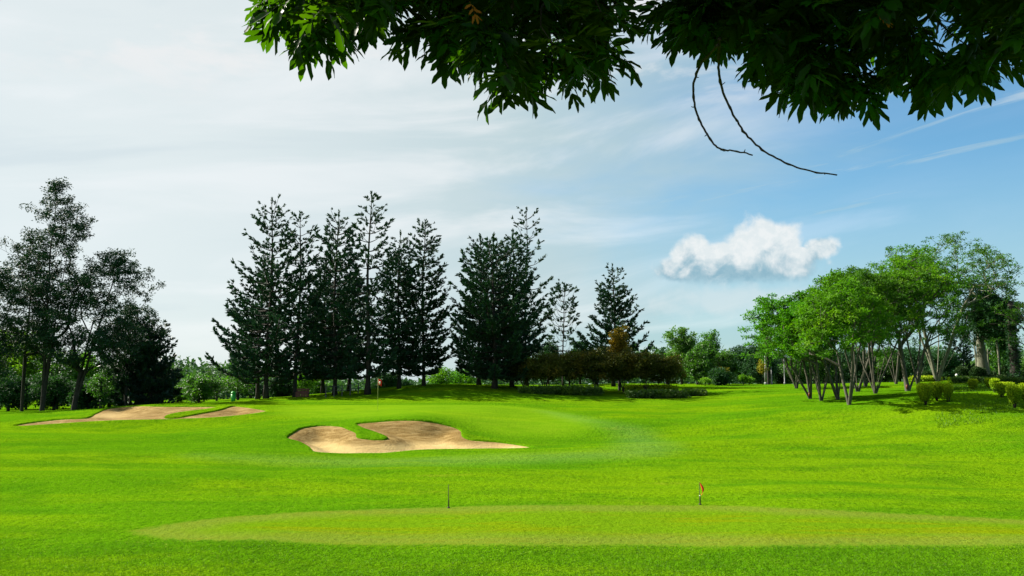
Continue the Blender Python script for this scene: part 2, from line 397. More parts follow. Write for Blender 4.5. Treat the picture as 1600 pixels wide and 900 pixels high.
# near practice green: thin, yellowed turf with brown scars and a paler worn rim
gbv = n.attr('green_b')
gb = n.ramp(n.math('ADD', gbv, n.math('MULTIPLY', n.math('SUBTRACT', clump, .5), .9)), -.22, .26)
rim = n.ramp(n.math('ADD', gbv, n.math('MULTIPLY', n.math('SUBTRACT', mid, .5), 1.6)), .5, 1.7, 1.0, 0.0)
yel = n.noise(n.scale(pos, (.22, 1.5, 1)), .9, 4, .6, .4)
gcol = n.mix(n.ramp(yel, .46, .68), (.080, .158, .003), (.108, .152, .002))
gcol = n.mix(n.math('MULTIPLY', n.ramp(n.noise(n.scale(pos, (.3, 1.6, 1)), 1.7, 5, .65, .3), .60, .72), .6), gcol, (.120, .112, .006))
gcol = n.mix(n.math('MULTIPLY', rim, .62), gcol, n.mix(n.ramp(clump, .4, .6), (.126, .160, .022), (.098, .124, .014)))
col = n.mix(gb, col, gcol)
notb = n.math('SUBTRACT', 1.0, n.math('MAXIMUM', n.math('MULTIPLY', ga, .85), n.math('MULTIPLY', gb, .45)))
dark = n.math('MULTIPLY', n.ramp(n.math('ADD', n.math('MULTIPLY', fine, .55), n.math('MULTIPLY', clump, .45)), .50, .38, 0, .66), notb)  # dark flecks here and below: clump tone plus painted micro shadows of grass
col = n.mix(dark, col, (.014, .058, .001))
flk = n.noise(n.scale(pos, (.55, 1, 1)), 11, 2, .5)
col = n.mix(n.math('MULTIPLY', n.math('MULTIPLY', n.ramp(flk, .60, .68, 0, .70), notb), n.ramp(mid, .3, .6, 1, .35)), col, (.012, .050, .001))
flk2 = n.noise(n.scale(pos, (.5, 1.2, 1)), 17, 2, .5)
col = n.mix(n.math('MULTIPLY', n.ramp(flk2, .63, .72, 0, .5), notb), col, (.19, .25, .03))
pale = n.math('MULTIPLY', n.ramp(fine, .60, .74, 0, .4), notb)
col = n.mix(pale, col, (.16, .26, .015))
h = n.math('ADD', n.math('MULTIPLY', fine, .35), n.math('MULTIPLY', clump, 1.0))
h = n.math('MULTIPLY', h, n.ramp(notb, 0, 1, .25, 1.0, False))
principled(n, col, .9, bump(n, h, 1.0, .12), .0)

sand_m, n = new_mat('bunker_sand')
pos = n.node('ShaderNodeTexCoord').outputs['Object']
sepn = n.node('ShaderNodeSeparateXYZ'); n.l.new(pos, sepn.inputs[0])
s1 = n.noise(pos, .6, 5, .6, .4); s2 = n.noise(pos, 9, 4, .7); s3 = n.noise(n.scale(pos, (3.2, .25, .25)), 1.4, 4, .6, .6); s4 = n.noise(n.scale(pos, (.3, 1, 2.6)), 2.6, 4, .65, .6)
bank_mix = n.ramp(n.attr('bank'), -.02, .42)  # browner, darker sand towards the bank
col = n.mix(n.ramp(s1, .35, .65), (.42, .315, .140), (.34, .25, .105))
col = n.mix(n.math('MULTIPLY', bank_mix, n.ramp(s4, .35, .6, .55, .97)), col, (.120, .074, .019))
col = n.mix(n.ramp(s3, .55, .7, 0, .35), col, (.16, .105, .036))
col = n.mix(n.ramp(s2, .55, .7, 0, .3), col, (.13, .085, .030))
wv = n.node('ShaderNodeTexWave', wave_type='BANDS', bands_direction='X'); n.l.new(pos, wv.inputs[0]); wv.inputs['Scale'].default_value = 4.5; wv.inputs['Distortion'].default_value = 5; wv.inputs['Detail'].default_value = 3
h = n.math('ADD', n.math('MULTIPLY', s2, .6), n.math('ADD', n.math('MULTIPLY', s4, 1.0), n.math('MULTIPLY', wv.outputs[1], .10)))
wv2 = n.node('ShaderNodeTexWave', wave_type='BANDS', bands_direction='X'); n.l.new(n.scale(pos, (1, .25, .25)), wv2.inputs[0]); wv2.inputs['Scale'].default_value = 2.2; wv2.inputs['Distortion'].default_value = 9; wv2.inputs['Detail'].default_value = 4; wv2.inputs['Detail Scale'].default_value = 2.5
col = n.mix(n.math('MULTIPLY', n.ramp(wv2.outputs[1], .25, .85, .0, .42), bank_mix), col, (.185, .120, .042))
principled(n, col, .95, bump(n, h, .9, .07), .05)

def sub_mesh(name, fm, mat, attrs, norm=True, smooth=True):
    f = T[fm]; ids, inv = np.unique(f, return_inverse=True); f = inv.reshape(-1, 3)
    o = build(name, V3[ids], [f], mat, attrs={k: v[ids] for k, v in attrs.items()}, smooth=smooth, normals=VN[ids] if norm else None)
    o['kind'] = 'structure'; return o
GA = {'green_a': sga, 'green_b': sgb, 'band': sbd}
sub_mesh('ground', ~fsand & ~fga & ~fgb, grass_m, GA)
sub_mesh('putting_green', fga, grass_m, GA)
sub_mesh('practice_green', fgb, grass_m, GA)
gy = np.zeros(len(V2))
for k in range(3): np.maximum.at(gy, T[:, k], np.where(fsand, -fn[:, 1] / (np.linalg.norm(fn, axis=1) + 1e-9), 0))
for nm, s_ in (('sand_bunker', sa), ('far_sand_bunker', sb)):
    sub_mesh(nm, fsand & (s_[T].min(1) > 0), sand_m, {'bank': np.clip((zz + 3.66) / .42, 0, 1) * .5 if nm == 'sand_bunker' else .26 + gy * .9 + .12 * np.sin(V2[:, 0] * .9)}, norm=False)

def foliage(name, c1, c2, c3=None, trans=.35, tcol=None, rough=.65, spec=.12, hue=.12, big=.35):
    m_, n = new_mat(name)
    v = n.attr('v'); ob = n.node('ShaderNodeObjectInfo').outputs['Random']
    ps = n.node('ShaderNodeTexCoord').outputs['Object']
    cl = n.noise(ps, big, 3, .6)
    col = n.mix(v, c1, c2)
    if c3: col = n.mix(n.ramp(cl, .50, .68, 0, .8), col, c3)
    hs = n.node('ShaderNodeHueSaturation'); n.l.new(col, hs.inputs['Color'])
    n.l.new(n.ramp(ob, 0, 1, .5 - hue * .07, .5 + hue * .07, False), hs.inputs['Hue'])
    n.l.new(n.ramp(n.math('FRACT', n.math('MULTIPLY', ob, 7.3)), 0, 1, 1 - hue, 1 + hue, False), hs.inputs['Value'])
    col = hs.outputs[0]
    b = n.node('ShaderNodeBsdfPrincipled'); n.l.new(col, b.inputs['Base Color']); b.inputs['Roughness'].default_value = rough
    b.inputs['Specular IOR Level'].default_value = spec
    t = n.node('ShaderNodeBsdfTranslucent')
    tc_ = n.mix(1.0, col, tcol or (1.5, 1.6, .5), 'MULTIPLY'); n.l.new(tc_, t.inputs[0])
    ms = n.node('ShaderNodeMixShader'); ms.inputs[0].default_value = trans; n.l.new(b.outputs[0], ms.inputs[1]); n.l.new(t.outputs[0], ms.inputs[2])
    o = n.node('ShaderNodeOutputMaterial'); n.l.new(ms.outputs[0], o.inputs[0]); return m_
def bark(name, c1, c2, sc=3.0):
    m_, n = new_mat(name); ps = n.node('ShaderNodeTexCoord').outputs['Object']
    a = n.noise(n.scale(ps, (1, 1, .25)), sc * 3, 5, .7); b_ = n.noise(ps, sc * .5, 3, .6)
    col = n.mix(n.ramp(a, .35, .65), c1, c2); col = n.mix(n.ramp(b_, .55, .7, 0, .4), col, tuple(x * .45 for x in c1))
    principled(n, col, .85, bump(n, a, .6, .03), .15); return m_
def plain(name, c, rough=.5, var=.15, sc=8, metal=0):
    m_, n = new_mat(name); ps = n.node('ShaderNodeTexCoord').outputs['Object']
    col = n.mix(n.ramp(n.noise(ps, sc, 4, .6), .35, .7, 0, var * 3), c, tuple(x * .55 for x in c))
    b = principled(n, col, rough); b.inputs['Metallic'].default_value = metal; return m_

M = dict(
    arau=foliage('araucaria_needles', (.012, .040, .022), (.022, .062, .030), (.016, .050, .018), .10, (1.2, 1.4, .7), .65, .12),
    arau_b=foliage('araucaria_needles_dark', (.008, .030, .020), (.016, .046, .024), None, .08, None, .65, .12),
    feather=foliage('casuarina_foliage', (.006, .028, .013), (.014, .050, .018), (.010, .040, .014), .12, None, .6, .2),
    pine=foliage('pine_foliage', (.010, .036, .026), (.020, .058, .030), None, .10, None, .5, .25),
    vase=foliage('fine_leaf_green', (.024, .095, .005), (.075, .205, .006), (.12, .24, .006), .34, (1.6, 1.8, .4), .65, .12),
    vase_d=foliage('fine_leaf_dark', (.020, .072, .006), (.056, .145, .008), (.09, .17, .008), .30, (1.5, 1.7, .5), .65, .12),
    broad=foliage('broad_leaf_green', (.030, .090, .016), (.065, .165, .018), (.085, .190, .016), .35, (1.5, 1.7, .5), .5, .35),
    bright=foliage('bright_leaf_green', (.060, .160, .018), (.130, .270, .020), (.110, .230, .015), .42, (1.5, 1.6, .4), .65, .12),
    dark=foliage('dark_leaf_green', (.012, .048, .020), (.026, .078, .026), None, .2, None, .65, .12),
    brown=foliage('bronze_foliage', (.030, .052, .006), (.085, .088, .008), (.15, .115, .008), .22, (1.5, 1.3, .5), .6, .15, .10, .5),
    gold=foliage('golden_foliage', (.09, .09, .008), (.22, .17, .010), (.07, .12, .010), .35, (1.4, 1.1, .4), .6, .15),
    yellow=foliage('yellow_sapling_leaf', (.20, .20, .02), (.34, .27, .03), (.14, .2, .02), .35),
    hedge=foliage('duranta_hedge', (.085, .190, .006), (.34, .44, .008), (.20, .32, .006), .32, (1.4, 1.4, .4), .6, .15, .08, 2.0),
    hedge_d=foliage('dark_hedge', (.022, .070, .010), (.060, .130, .012), (.10, .18, .012), .25, None, .5, .3, .1, 1.5),  # dark green leaf colour of the low hedges
    ball=foliage('dark_topiary', (.012, .040, .012), (.030, .062, .014), (.04, .05, .01), .15, None, .65, .12),
    wood=foliage('far_wood_foliage', (.022, .062, .026), (.045, .105, .036), (.035, .085, .045), .2),
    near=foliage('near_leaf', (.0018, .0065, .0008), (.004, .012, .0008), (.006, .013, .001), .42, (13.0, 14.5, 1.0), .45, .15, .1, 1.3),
    wilt=foliage('wilted_leaf', (.20, .07, .006), (.3, .12, .008), None, .45, (1.4, 1.2, .5)),
    bark=bark('grey_bark', (.040, .040, .030), (.085, .082, .062)),
    bark_d=bark('dark_bark', (.018, .017, .014), (.040, .036, .030)),
    bark_p=bark('pale_bark', (.075, .078, .055), (.145, .145, .105), 2.0),
    twig=bark('twig_bark', (.025, .020, .017), (.05, .04, .03), 20),
    red=plain('red_flag_cloth', (.62, .025, .012), .8, .08), white=plain('white_paint', (.75, .75, .72), .5, .05),
    pole_y=plain('yellow_pole_paint', (.34, .40, .10), .4, .05), black=plain('dark_pole', (.020, .014, .010), .8, .1),
    rust=plain('red_brown_paint', (.085, .030, .022), .7, .2), grey=plain('galvanised_pole', (.16, .17, .17), .45, .1),
    fgreen=plain('green_plastic', (.015, .28, .02), .45, .1), orange=plain('orange_paint', (.14, .03, .012), .6, .2), wire=plain('fence_metal', (.05, .05, .05), .5, .1),
)

# ------------------------------------------------------------------ tree growing
def grow(chains, targets, rng, r_base, jit=.12, ang=1.2, down=1.0, seg=.8, arch=.35, rmin=.012, expo=.58):
    nmax = len(targets) * 14 + sum(len(c) for c in chains) + 50
    Pn = np.zeros((nmax, 3)); Dn = np.zeros((nmax, 3)); par = np.full(nmax, -1); n = 0
    for c in chains:                                    # every chain starts at node 0 (or makes it)
        for k, p in enumerate(c):
            if n and k == 0: prev = 0; continue
            Pn[n] = p; par[n] = (prev if n else -1); Dn[n] = nrm(Pn[n] - Pn[par[n]]) if n else (0, 0, 1); prev = n; n += 1
        if n == 1: prev = 0
    first = max(1, int(len(chains[0]) * .0))
    order = np.argsort(((targets - Pn[0]) ** 2).sum(1)); cnt = np.zeros(nmax)
    for ti in order:
        t = targets[ti]; v = t - Pn[first:n]; d = np.linalg.norm(v, axis=1) + 1e-6
        cosa = (v * Dn[first:n]).sum(1) / d
        cost = d * (1 + ang * (1 - cosa)) + down * np.maximum(0, Pn[first:n, 2] - t[2]) + np.where(Pn[first:n, 2] < chains[0][0][2] + .3, 3, 0)
        k = int(np.argmin(cost)) + first; L = d[k - first]; m_ = int(min(12, max(1, L / seg)))
        td = v[k - first] / L; cv = (Dn[k] - td) * L * arch; prev = k; p0 = Pn[k].copy()
        for s in (np.arange(m_) + 1) / m_:
            p = p0 + (t - p0) * s + cv * s * (1 - s) + (rng.normal(0, jit, 3) * L / m_ * .5 if s < 1 else 0)
            Pn[n] = p; par[n] = prev; Dn[n] = nrm(p - Pn[prev]); prev = n; n += 1
        cnt[n - 1] += 1
    for k in range(n - 1, 0, -1): cnt[par[k]] += cnt[k]
    cnt = np.maximum(cnt, .3); r = np.maximum(r_base * (cnt / cnt[0]) ** expo, rmin)
    ids = np.arange(1, n); A = Pn[par[ids]]; B = Pn[ids]
    ra = np.minimum(r[par[ids]], r[ids] * 1.35); rb = r[ids]
    return A, B, ra, rb

def wood_mesh(A, B, ra, rb, flare=None):
    """thick segments get more sides"""
    big = rb > .05; parts = []
    if big.any(): parts.append(frustums(A[big], B[big], ra[big], rb[big], 8))
    if (~big).any(): parts.append(frustums(A[~big], B[~big], ra[~big], rb[~big], 4))
    return merge(parts)

def clumps(T_, rng, n, rad, flat, L, W, up=.5, out=0.0, centre=None, droop=0.0):
    C = np.repeat(T_, n, 0); k = len(C)
    g_ = rng.normal(0, 1, (k, 3)); g_ = nrm(g_) * (rng.rand(k, 1) ** .6); sc = np.repeat(rng.uniform(.6, 1.25, (len(T_), 1)), n, 0) * rad
    C = C + g_ * sc * np.array([1, 1, flat])
    D_ = nrm(rng.normal(0, 1, (k, 3)) * [1, 1, .6] + g_ * .8 + np.array([0, 0, -droop]))
    N_ = rng.normal(0, 1, (k, 3)) + np.array([0, 0, up * 2])
    s = rng.uniform(.65, 1.3, k)
    V, q = leafquads(C, D_, N_, L * s, W * s)
    val = np.repeat(np.clip(np.repeat(rng.uniform(0, 1, len(T_)), n) * .55 + rng.rand(k) * .45, 0, 1), 4)
    return V, q, val

def finish(name, label, cat, base, group, wood, leaves, bm, fm, rz=0, extra=None):
    t = thing(name, label, cat, tuple(base), group, rz)
    if wood is not None: build('trunk', wood[0], wood[1], bm, t, smooth=True)
    if leaves is not None: build('crown', leaves[0], [leaves[1]], fm, t, attrs={'v': leaves[2]})
    return t

def araucaria(label, base, H, Rr, zb, seed, mat, dens=1.0, step=.62, expo=.75, top_open=0.0, trunk_r=.28, lean=0.0, candel=False, group='tall araucarias behind the green', rise=.25):
    rng = np.random.RandomState(seed); parts = []; PC, PD, PS = [], [], []
    tz = np.linspace(-.3, H, 14); ph = rng.uniform(0, 6.28)
    trunk = np.stack([lean * tz / H + .12 * np.sin(tz * .35 + ph), .1 * np.cos(tz * .3 + ph), tz], 1); tr = trunk_r * .78 * (1 - .86 * (np.clip(tz, 0, H) / H) ** .9); tr[0] = trunk_r * 1.2; tr[1] = min(tr[1], trunk_r * 1.0)
    parts.append(tube(trunk, tr, 10))
    z = zb; SA, SB, SR, SE = [], [], [], []
    while z < H - .25:
        t = (z - zb) / (H - zb); Lr = Rr * (max(0, 1 - t) ** expo) * (1 - .35 * max(0, .18 - t) / .18) + .35
        if candel: Lr = Rr * (1 - max(0, t - .25) ** 1.5 * .95) * (.75 + .25 * min(1, t * 3)) + .15
        c0 = np.array([np.interp(z, tz, trunk[:, 0]), np.interp(z, tz, trunk[:, 1]), z])
        nb = rng.randint(4, 7); a0 = rng.uniform(0, 6.28)
        for b in range(nb):
            if rng.rand() < .10 + top_open * .2: continue
            a = a0 + b * 6.283 / nb + rng.normal(0, .18); L = Lr * rng.uniform(.62, 1.12) * (1.0 if rng.rand() > .06 else 1.25)
            hd = np.array([math.cos(a), math.sin(a), 0]); up = rise * (-.15 + 1.9 * t) + rng.normal(0, .07); sag = -.22 * (1 - t)
            s = np.linspace(0, 1, 6)[:, None]
            curve = c0 + hd * L * s + np.array([0, 0, 1.0]) * L * (up * s + sag * np.sin(s * 2.2) * .8 + (.38 if not candel else .75) * s ** 3)
            r0 = .02 + .014 * L
            SA.append(curve[:-1]); SB.append(curve[1:]); SR.append(np.linspace(r0, r0 * .35, 6)[:-1]); SE.append(np.linspace(r0, r0 * .35, 6)[1:])
            s0 = (.14 + .34 * top_open) if not candel else (.9 if t < .8 else .55)
            k = max(3, int(L * (1 - s0) * 6.6 * dens * (1.35 - .80 * t))) if not candel else 4
            ss = s0 + (1 - s0) * (np.arange(k) + rng.rand(k)) / k; side = np.where(np.arange(k) % 2, 1, -1)
            pt = np.stack([np.interp(ss, s[:, 0], curve[:, i]) for i in range(3)], 1)
            sd = np.array([-hd[1], hd[0], 0]); taper = np.clip(1.15 - ss, .25, 1) if not candel else np.full(k, .35)
            ofs = side * rng.uniform(.05, .50, k) * taper * min(1, L / 2.2) * .9
            pt = pt + sd * ofs[:, None] + np.stack([rng.normal(0, .05, k), rng.normal(0, .05, k), rng.uniform(0, .12, k)], 1)
            dr = nrm(hd * rng.uniform(.5, 1.1, (k, 1)) + sd * (side * rng.uniform(.1, .9, k))[:, None] + np.array([0, 0, 1.0]) * rng.uniform(.25, .95, (k, 1)))
            PC.append(pt); PD.append(dr); PS.append(rng.uniform(.55, 1.1, k) * (.8 if t > .85 else 1))
        z += step * rng.uniform(.75, 1.25) * (1 + .6 * top_open * t)
    # leader
    PC.append(np.array([[trunk[-1][0], trunk[-1][1], H - .25 + .22 * i] for i in range(3)])); PD.append(np.array([[0, 0, 1.0]] * 3)); PS.append(np.array([.6, .6, .7]))
    SA, SB, SR, SE = map(np.concatenate, (SA, SB, SR, SE)); parts.append(frustums(SA, SB, SR, SE, 4))
    C, D_, S = np.concatenate(PC), np.concatenate(PD), np.concatenate(PS); nb = 9
    C = np.repeat(C, nb, 0); A = np.repeat(D_, nb, 0); S = np.repeat(S, nb); k = len(C)
    rnd = rng.normal(0, 1, (k, 3)); C = C + A * (rng.rand(k, 1) * .42 * S[:, None]); dr = nrm(A * 1.0 + nrm(rnd) * .62)
    V, q = leafquads(C, dr, rng.normal(0, 1, (k, 3)), S * .44 * rng.uniform(.8, 1.2, k), S * .185)
    val = np.repeat(np.clip(rng.rand(k) * .6 + np.repeat(rng.rand(k // nb), nb) * .4, 0, 1), 4)
    finish('araucaria_tree', label, 'tree', base, group, merge(parts), (V, q, val), M['bark_d'], mat)

def vase_tree(label, base, H, Rr, cx, cy, seed, mat, n=300, per=50, stems=6, thick=.60, leaf=.225, spread=.42, group='spreading multi-stemmed trees on the right', bm='bark', trunk_r=.145, open_=0.0, crad=.52, name='spreading_tree', tag=None, fork=.06):
    rng = np.random.RandomState(seed); chains = []
    for s in range(stems):
        a = s * 6.283 / stems + rng.normal(0, .35); hgt = H * rng.uniform(.42, .6); ou = Rr * spread * rng.uniform(.5, 1.3)
        tt = np.linspace(0, 1, 8); wob = rng.normal(0, .07, (8, 2)).cumsum(0)
        x = .03 * math.cos(a) + (ou * math.cos(a) + cx * .55) * tt ** .95 + wob[:, 0] * tt; y = .03 * math.sin(a) + (ou * math.sin(a) + cy * .55) * tt ** .95 + wob[:, 1] * tt
        z = hgt * tt; c_ = np.stack([x, y, z], 1)
        if s: c_[0] = chains[0][0]
        else: c_[0] = (0, 0, -.15)
        chains.append(c_)
    u = rng.rand(n) ** .5; a = rng.uniform(0, 6.283, n)
    lob = 1 + .16 * np.sin(a * 3 + seed) + .1 * np.sin(a * 5 + seed * 2)
    x = cx + Rr * u * np.cos(a) * lob; y = cy + Rr * u * np.sin(a) * lob
    top = H * (1 - .21 * u ** 2.2 + .05 * np.sin(x * 1.1 + seed) + .04 * np.sin(y * 1.4))
    z = top - H * thick * rng.rand(n) ** 1.7 * (1 - .35 * u) - .15
    tg = np.stack([x, y, z], 1)
    A, B, ra, rb = grow(chains, tg, rng, trunk_r * 1.25, seg=.7, arch=.16, rmin=.012, ang=1.0, down=1.2)
    wood = wood_mesh(A, B, ra, rb)
    keep = tg[rng.rand(n) > open_]
    lv = clumps(keep, rng, per, crad, .34, leaf, leaf * .42, up=.8)
    t = finish(name, label, 'tree', base, group, wood, lv, M[bm], mat)
    if tag:
        V, fl = tube([(-.16, -.17, .18), (-.17, -.19, .34), (-.165, -.18, .52)], [.07, .10, .07], 7); build('orange_tag', V, fl, M['orange'], t, smooth=True)
    return t

def round_tree(label, base, H, Rr, seed, mat, n=110, per=80, z0=.22, leaf=.26, bm='bark_d', group='trees in the background', trunk_r=.16, crad=.75, flat=.7, ry=None, shape=1.0, stems=1, open_=0.0, name='broadleaf_tree', up=.6, jag=.16):
    rng = np.random.RandomState(seed); chains = []
    for s in range(stems):
        hh = H * .62; tt = np.linspace(0, 1, 7); wob = rng.normal(0, .06, (7, 2)).cumsum(0) * min(1, H / 6); a = s * 6.28 / stems + rng.rand()
        o = Rr * .35 if stems > 1 else 0
        c_ = np.stack([wob[:, 0] * tt + o * np.cos(a) * tt, wob[:, 1] * tt + o * np.sin(a) * tt, hh * tt], 1)
        c_[0] = (0, 0, -.15) if not s else chains[0][0]
        chains.append(c_)
    d = nrm(rng.normal(0, 1, (n, 3))); r = rng.rand(n, 1) ** .38; hc = H * (1 - z0) / 2
    bumpy = 1 + jag * (np.sin(d[:, :1] * 5 + seed) + np.sin(d[:, 2:3] * 6 + seed * 1.7) + np.sin(d[:, 1:2] * 4.3 + seed * .6)) / 1.6
    q_ = d * r * bumpy; w = (1 - np.abs(q_[:, 2:3]) * .0) * (1 + (shape - 1) * (-q_[:, 2:3] * .5 + .5))
    tg = q_ * np.array([Rr, ry or Rr, hc]) * np.concatenate([w, w, np.ones_like(w)], 1) * .92 + np.array([0, 0, H * z0 + hc])
    A, B, ra, rb = grow(chains, tg, rng, trunk_r, seg=.8, arch=.25)
    wood = wood_mesh(A, B, ra, rb); keep = tg[rng.rand(n) > open_]
    lv = clumps(keep, rng, per, crad, flat, leaf, leaf * .5, up=up)
    return finish(name, label, 'tree', base, group, wood, lv, M[bm], mat)

def feather_tree(label, base, H, prof, seed, n=330, per=42, zb=.2, lean=(0, 0), trunk_r=.26, fork=0, group='tall airy trees at the left edge', mat='feather', leaf=.22, crad=.62):
    """prof: list of (t, radius) of the crown; open, layered twig sprays"""
    rng = np.random.RandomState(seed); tt = np.linspace(0, 1, 14)
    wob = rng.normal(0, .10, (14, 2)).cumsum(0)
    main = np.stack([lean[0] * tt + wob[:, 0] * tt, lean[1] * tt + wob[:, 1] * tt, tt * H * .96 - .15], 1); chains = [main]
    for k in range(fork):
        a = rng.uniform(0, 6.28); t2 = np.linspace(0, 1, 10); h2 = H * rng.uniform(.6, .8)
        c_ = np.stack([main[0][0] + (lean[0] * .8 + 1.3 * math.cos(a)) * t2 ** 1.2, (lean[1] + 1.3 * math.sin(a)) * t2 ** 1.2, t2 * h2], 1); c_[0] = main[0]; chains.append(c_)
    pt, pr = zip(*prof); t = rng.uniform(zb, 1, n * 3); w = np.interp(t, pt, pr); keep = rng.rand(n * 3) < (w / max(pr)) ** 1.15 + .12
    t, w = t[keep][:n], w[keep][:n]; m_ = len(t)
    a = rng.uniform(0, 6.283, m_); u = rng.rand(m_) ** .6 * (1 + .25 * np.sin(a * 3 + t * 9 + seed))
    # gather tips to limbs so that gaps of sky stay open between them
    nl = 34; la = rng.uniform(0, 6.283, nl); lt = np.linspace(zb, 1, nl); j = np.argmin(np.abs(t[:, None] - lt[None] + rng.normal(0, .05, (m_, nl))) , 1)
    a = la[j] + (a - math.pi) * .32
    x = np.interp(t, tt, main[:, 0]) + w * u * np.cos(a); y = np.interp(t, tt, main[:, 1]) + w * u * np.sin(a); z = t * H + w * u * .22
    tg = np.stack([x, y, np.minimum(z, H)], 1)
    A, B, ra, rb = grow(chains, tg, rng, trunk_r * .85, seg=.8, arch=.16, ang=.9, down=.8, expo=.62)
    lv = clumps(tg, rng, int(per * 1.8), crad, .6, leaf, leaf * .42, up=.3, droop=.2)
    return finish('airy_tree', label, 'tree', base, group, wood_mesh(A, B, ra, rb), lv, M['bark_d'], M[mat])

def spec(px, D, top_py):
    b = on_ground(px, D); return b, P(px, top_py, D)[2] - b[2]
def mpx(D): return D / F

# ------------------------------------------------------------------ araucarias behind the green
AR = [  # px, base D, top py, half width px, crown bottom py, label, kw
    (422, 83, 318, 84, 592, 'tallest araucaria at the left end of the row, wide crown with bare grey trunk below', dict(expo=.62, top_open=.25, trunk_r=.30)),
    (409, 90, 420, 50, 585, 'short dark araucaria tucked behind the left end tree of the row', dict(dens=1.1)),
    (467, 84, 340, 50, 590, 'slim araucaria second from the left in the row, ragged top with an open side', dict(expo=.55, top_open=.5, trunk_r=.26)),
    (508, 92, 400, 48, 590, 'dark araucaria half hidden between the second and third trees of the row', dict(dens=1.1)),
    (525, 86, 337, 58, 588, 'full bushy araucaria in the middle of the row, left of the tallest slender one', dict(expo=.48, top_open=.1)),
    (576, 84, 308, 58, 585, 'tallest slender araucaria beside the distant red flag, widely spaced top whorls', dict(expo=.55, top_open=.6, trunk_r=.33, step=.8)),
    (548, 94, 395, 46, 588, 'dark araucaria filling the gap behind the flag tree, lower than its neighbours', dict(dens=1.1)),
    (624, 87, 368, 50, 584, 'shorter pointed araucaria just right of the distant red flag', dict(expo=.62, trunk_r=.27)),
    (662, 88, 352, 54, 582, 'narrow pointed araucaria at the right end of the first row, standing on the knoll', dict(expo=.60, top_open=.15, trunk_r=.24)),
    (750, 90, 374, 50, 588, 'left spire of the broad dark araucaria clump right of the gap', dict(expo=.55)),
    (772, 84, 376, 76, 592, 'stout dark araucaria with a visible trunk in front of the right clump', dict(expo=.50, trunk_r=.36, dens=1.2)),
    (801, 88, 368, 46, 590, 'right spire of the broad dark araucaria clump, against the thin tall one', dict(expo=.50)),
    (822, 92, 332, 40, 590, 'thin tall araucaria with sparse open whorls rising above the right clump', dict(expo=.40, top_open=1.0, trunk_r=.22, step=.85)),
    (958, 96, 421, 64, 590, 'cone shaped araucaria standing behind the golden topped bush', dict(expo=.72, trunk_r=.26, dens=1.15)),
]
for i, (px, D, tp, hw, cbp, lab, kw) in enumerate(AR):
    b, H = spec(px, D, tp); zb = P(px, cbp, D)[2] - b[2]
    araucaria(lab, b, H, hw * mpx(D), max(1.2, zb), 100 + i, M['arau_b'] if D > 89 and i != 12 and i != 13 else M['arau'], **kw)
b, H = spec(880, 100, 449)
araucaria('small candelabra araucaria with bare upcurved branches tufted at the tips', b, H, 25 * mpx(100), H * .36, 131, M['arau'], candel=True, step=.62, trunk_r=.16)

# ------------------------------------------------------------------ left group
b, H = spec(77, 78, 281)
feather_tree('tallest airy tree on the left with a narrow ragged spire and dark straight trunk', b, H, [(.2, 2.0), (.35, 3.6), (.6, 4.2), (.8, 3.2), (.9, 1.5), (1, .4)], 11, n=380, zb=.25, trunk_r=.30, fork=1)
b, H = spec(46, 80, 400)
feather_tree('thin airy tree just left of the tallest spire', b, H, [(.3, 2.0), (.6, 2.9), (.85, 2.0), (1, .5)], 12, n=170, zb=.35, trunk_r=.18)
b, H = spec(126, 79, 394)
feather_tree('broad open crowned tree with dark leaning trunk, right of the tallest spire', b, H, [(.15, 3.0), (.35, 5.2), (.6, 4.9), (.85, 3.2), (1, 1.0)], 13, n=430, zb=.25, lean=(2.9, 0), trunk_r=.34, fork=1, crad=.60)
b, H = spec(205, 84, 480)
feather_tree('low open tree with pale sky gaps right of the leaning trunk', b, H, [(.2, 2.0), (.5, 3.0), (.8, 2.4), (1, .6)], 14, n=170, zb=.25, trunk_r=.2)
b, H = spec(-14, 76, 395)
feather_tree('airy tree cut off by the left edge of the view', b, H, [(.2, 2.0), (.5, 3.0), (.8, 2.2), (1, .6)], 15, n=240, zb=.2, trunk_r=.22)
for i, (px, D, tp, hw, lab) in enumerate([(214, 86, 503, 34, 'dense dark pine left of centre in the leftmost thicket'), (243, 85, 508, 34, 'dense dark pine at the right end of the left thicket'),
                                          (262, 88, 556, 18, 'small dark pine sloping down to the open sky right of the left thicket')]):
    b, H = spec(px, D, tp)
    araucaria(lab, b, H, hw * mpx(D), .4, 140 + i, M['pine'], dens=1.5, step=.5, expo=.5, trunk_r=.2, group='dark pines of the left thicket', rise=.5)
